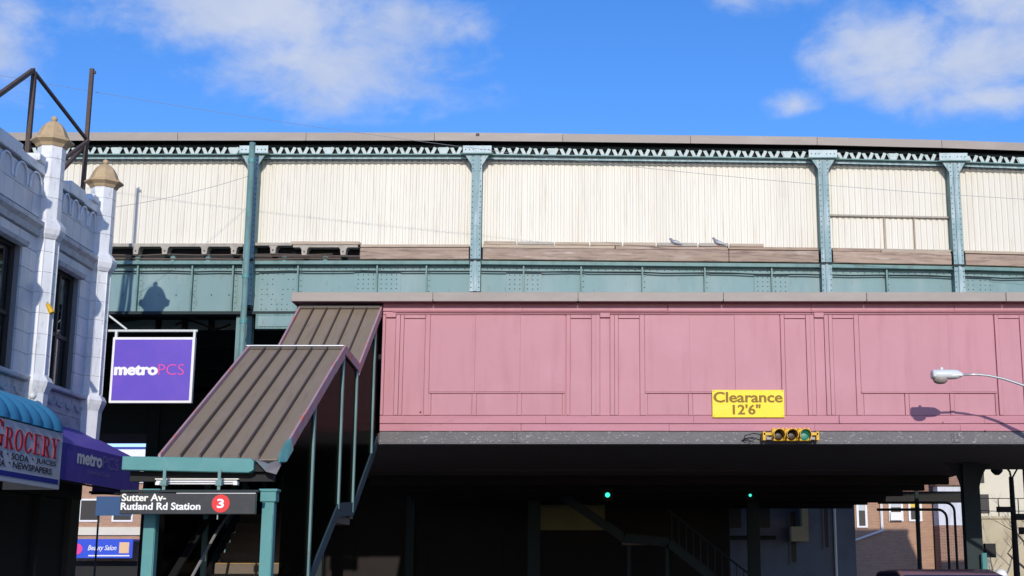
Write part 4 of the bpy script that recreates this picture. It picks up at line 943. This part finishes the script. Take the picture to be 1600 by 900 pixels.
MB().box(-29.6, -25.85, 78.6, 78.7, 2.45, 3.5).build('board', BLUESIGN, bsn, .01)
MB().box(-29.6, -25.85, 78.7, 79.8, 3.4, 3.5).build('hood', BLUESIGN, bsn)
lettering('Beauty Salon', (-28.35, 78.6, 2.80), (1, 0, 0), (0, 0, 1), 1.6, .36, WLET, bsn, .01, .01, shear=.3)
MB().lathe([(.3, 78.59), (.3, 78.58)], (-28.95, 0, 2.95), 18, 'y').build('pink_print', HOTPINK, bsn)
MB().box(-26.6, -26.05, 78.585, 78.595, 2.72, 3.32).build('picture', SKINP, bsn)
MB().box(-28.3, -26.0, 78.585, 78.595, 2.55, 2.62).build('white_line', WLET, bsn)

# pipe frames, beam and thin post in the opening at the right
for k, (dx, dz) in enumerate(((0, 0), (-.18, -.19))):
    pp = MB().tube([(8.2, 40.5 + .2 * k, 3.64 + dz), (10.15 + dx, 40.5 + .2 * k, 3.64 + dz)] + [(10.15 + dx + .25 * math.sin(t), 40.5 + .2 * k, 3.39 + dz + .25 * math.cos(t)) for t in [j * math.pi / 10 for j in range(1, 6)]] + [(10.40 + dx, 40.5 + .2 * k, 0)], .038, 8).build('bent_pipe', TEALD, None, smooth=True)
    recentre(pp); top(pp, ('outer' if k == 0 else 'inner') + ' dark bent pipe of the pair beside the flared post', 'pipe')
bm_ = recentre(MB().box(8.9, 12.4, 46, 46.3, 3.95, 4.28).box(8.9, 12.4, 45.9, 46.4, 3.93, 3.949).build('steel_beam', DARK, None)); top(bm_, 'dark horizontal steel beam across the opening left of flared post', 'beam')
tp = recentre(MB().tube([(10.13, 44, 0), (10.13, 44, 4.6)], .07, 8).box(10.0, 10.26, 43.87, 44.13, 0, .2).build('thin_post', TEALD, None)); top(tp, 'thin dark post in front of the sunlit brick house', 'post')
# lamp post with street signs at the far right
fs = thing('sign_post', (11.95, 40, 0), 'dark lamp post carrying street signs at the right edge', 'lamp post')
MB().tube([(11.95, 40, 0), (11.95, 40, 2), (11.95, 40, 4.35)], [.11, .09, .07], 8).build('pole', DARK, fs)
MB().tube([(11.95, 40, 4.3), (11.92, 40, 4.5), (11.82, 40, 4.62), (11.68, 40, 4.65)], .03, 6).build('arm', DARK, fs)
MB().lathe([(.05, 4.68), (.16, 4.60), (.18, 4.52), (.12, 4.45), (.06, 4.40)], (11.55, 40, 0), 10).build('lamp_head', DARK, fs)
for (x0, x1, z0, z1) in ((11.45, 11.92, 3.34, 3.50), (11.98, 12.6, 3.12, 3.30), (12.05, 12.4, 2.72, 2.92)): MB().box(x0, x1, 39.9, 39.93, z0, z1).build('sign_plate', DARK, fs, .005)
MB().bar((12.0, 40, 4.35), (12.4, 40, 5.0), .04).build('brace', DARK, fs)

# far stair under the tracks (silhouette) 
fst = thing('far_stair', (2, 44, 0), 'dim stair descending behind the underpass to the grey house', 'stair')
SP = [(-1.0, 4.0), (.9, 2.72), (2.3, 2.58), (4.1, 1.15), (5.4, .15)]
for (a, b) in zip(SP, SP[1:]): MB().bar((a[0], 44, a[1]), (b[0], 44, b[1]), .1, .28, up=(0, 0, 1)).build('stringer', TEALD, fst)
for (a, b) in zip(SP[2:], SP[3:]): MB().tube([(a[0], 44, a[1] + 1.0), (b[0], 44, b[1] + 1.0)], .035, 6).build('handrail', TEALD, fst)
for k in range(14):
    t = k / 13; x = 2.4 + 2.9 * t; z = 2.5 - 2.3 * t; MB().tube([(x, 44, z), (x, 44, z + .97)], .015, 5).build('baluster', TEALD, fst)
for k in range(12):
    t = k / 12; x = 2.3 + 3 * t; z = 2.5 - 2.35 * t; MB().box(x, x + .28, 44.1, 45.5, z - .05, z).build('step', STEPM, fst)
MB().box(.85, 2.35, 44.1, 45.5, 2.5, 2.6).build('landing', STEPM, fst)
for xx in (1.0, 2.2): MB().box(xx, xx + .12, 44.1, 44.22, 0, 2.49).build('leg', TEALD, fst)
# far traffic signals
for (x, y, z, r, lab) in ((.345, 39.0, 3.80, .07, 'far traffic signal showing a bright green light in the dark underpass'), (4.72, 42.5, 3.98, .045, 'small far traffic signal with green light above the grey stucco house')):
    f = thing('far_signal', (x, y, z - .2), lab, 'traffic light', 'green lights in the underpass')
    MB().box(x - .15, x + .15, y, y + .15, z - .18, z + .19).build('housing', DARK, f, .01)
    MB().lathe([(r, y - .001), (r, y - .01), (r * .5, y - .025)], (x, 0, z - .02), 12, 'y').build('lens', LENSF, f)
    MB().tube([(x, y + .08, z + .1), (x, y + .08, 4.3)], .03, 6).build('hanger', DARK, f)

# ================================================================== CAR, GLOBE LAMP, PIGEONS, WIRES
car = thing('parked_car', (5.0, 20, 0), 'dark blue car whose roof just shows at the bottom edge', 'car')
body = [(-.0, .35), (.0, .75), (.12, .95), (1.1, 1.05), (1.65, 1.62), (2.2, 1.70), (3.5, 1.68), (4.2, 1.25), (4.4, .95), (4.42, .35)]
def sect(x, inset): return [(x + (0 if z < 1.06 else inset * (z - 1.05)), 18.0 + y, z) for (y, z) in body]
a = sect(4.12, .28); b = [(9.98 - x + .0, y, z) for (x, y, z) in a]; n = len(body)
MB().add(a + b, [tuple(range(n)), tuple(range(2 * n - 1, n - 1, -1))] + [(i, (i + 1) % n, n + (i + 1) % n, n + i) for i in range(n)]).build('body', CARP, car, .05, True)
for sx, xo in ((4.12, -.004), (5.86, .004)):
    MB().prism([(sx + xo + (.13 if sx < 5 else -.13), 19.4, 1.12), (sx + xo + (.15 if sx < 5 else -.15), 19.85, 1.5), (sx + xo + (.15 if sx < 5 else -.15), 21.4, 1.5), (sx + xo + (.13 if sx < 5 else -.13), 21.8, 1.12)], (.004, 0, 0)).build('side_window', CARG, car)
    for yy_ in (18.85, 21.5):
        wh = MB().lathe([(.33, -.11), (.34, -.08), (.34, .08), (.33, .11)], (sx, yy_, .34), 18, 'x').build('wheel', RUBBER, car, smooth=True)
        MB().lathe([(.2, -.115), (.2, .115)], (sx, yy_, .34), 14, 'x').build('rim', GALV, wh)
MB().box(4.3, 5.68, 19.2, 19.22, 1.16, 1.2).build('wiper', DARK, car)
for xx in (4.2, 5.5): MB().box(xx, xx + .3, 17.98, 18.02, .68, .82).build('headlight', WHITE, car, .02)
gbl = thing('globe_lamp', (8.62, 30, 0), 'white globe lamp just peeking in at the bottom right corner', 'lamp')
MB().lathe([(.02, 1.43), (.09, 1.46), (.13, 1.54), (.14, 1.60), (.12, 1.67), (.07, 1.715), (.02, 1.73)], (8.62, 30, 0), 16).build('globe', WHITE, gbl, smooth=True)
MB().tube([(8.62, 30, .13), (8.62, 30, 1.45)], .05, 8).build('post', TEALD, gbl); MB().lathe([(.09, 1.40), (.11, 1.45)], (8.62, 30, 0), 10).build('collar', DARK, gbl)
def pigeon(x, y, z, face, up, label):
    t = thing('pigeon', (x, y, z), label, 'pigeon', 'pigeons on the platform edge')
    # body as one tapered surface from tail to beak
    path = [(-.20, .035, .008), (-.15, .05, .028), (-.07, .085, .058), (.0, .105, .07), (.06, .125 + .02 * up, .058), (.095, .17 + .03 * up, .036), (.115, .20 + .03 * up, .034), (.135, .205 + .03 * up, .022), (.165, .195 + .03 * up, .004)]
    MB().tube([(x + face * a, y, z + h) for (a, h, r) in path], [r for (a, h, r) in path], 10).build('body', FEATH, t, smooth=True)
    for s_ in (-1, 1):
        MB().tube([(x + face * .06, y + s_ * .055, z + .12), (x - face * .02, y + s_ * .072, z + .10), (x - face * .15, y + s_ * .04, z + .06)], [.02, .04, .008], 8).build('wing', FEATHL, t, smooth=True)
        MB().tube([(x, y + s_ * .025, z + .05), (x + face * .01, y + s_ * .025, z)], .006, 5).build('leg', SIGNRED, t)
pigeon(2.06, ye(2) - .11, 9.865, -1, 0, 'pigeon facing away from the other, nearer the middle column')
pigeon(3.17, ye(3.2) - .11, 9.865, -1, 1, 'pigeon with raised head, on the last edge block to the right')
WIREM = mat('grey_wire', (.22, .24, .27), .6, .1)
def wire(pts, r, label):
    w = MB().tube(pts, r, 5).build('overhead_wire', WIREM, None); recentre(w); return top(w, label, 'wire', 'overhead wires')
def cat(p, q_, sag, n=24): 
    p, q_ = Vector(p), Vector(q_); return [p.lerp(q_, k / n) - Vector((0, 0, sag * 4 * (k / n) * (1 - k / n))) for k in range(n + 1)]
wire(cat((-17, 30.5, 13.6), (22, 32.5, 10.2), 1.0), .005, 'thin wire sagging from the sky across all the ivory screens')
wire(cat((-11.5, 31, 9.9), (-8.73, 33.7, 11.5), .1), .005, 'short thin wire rising from the white building to the rainwater pipe')
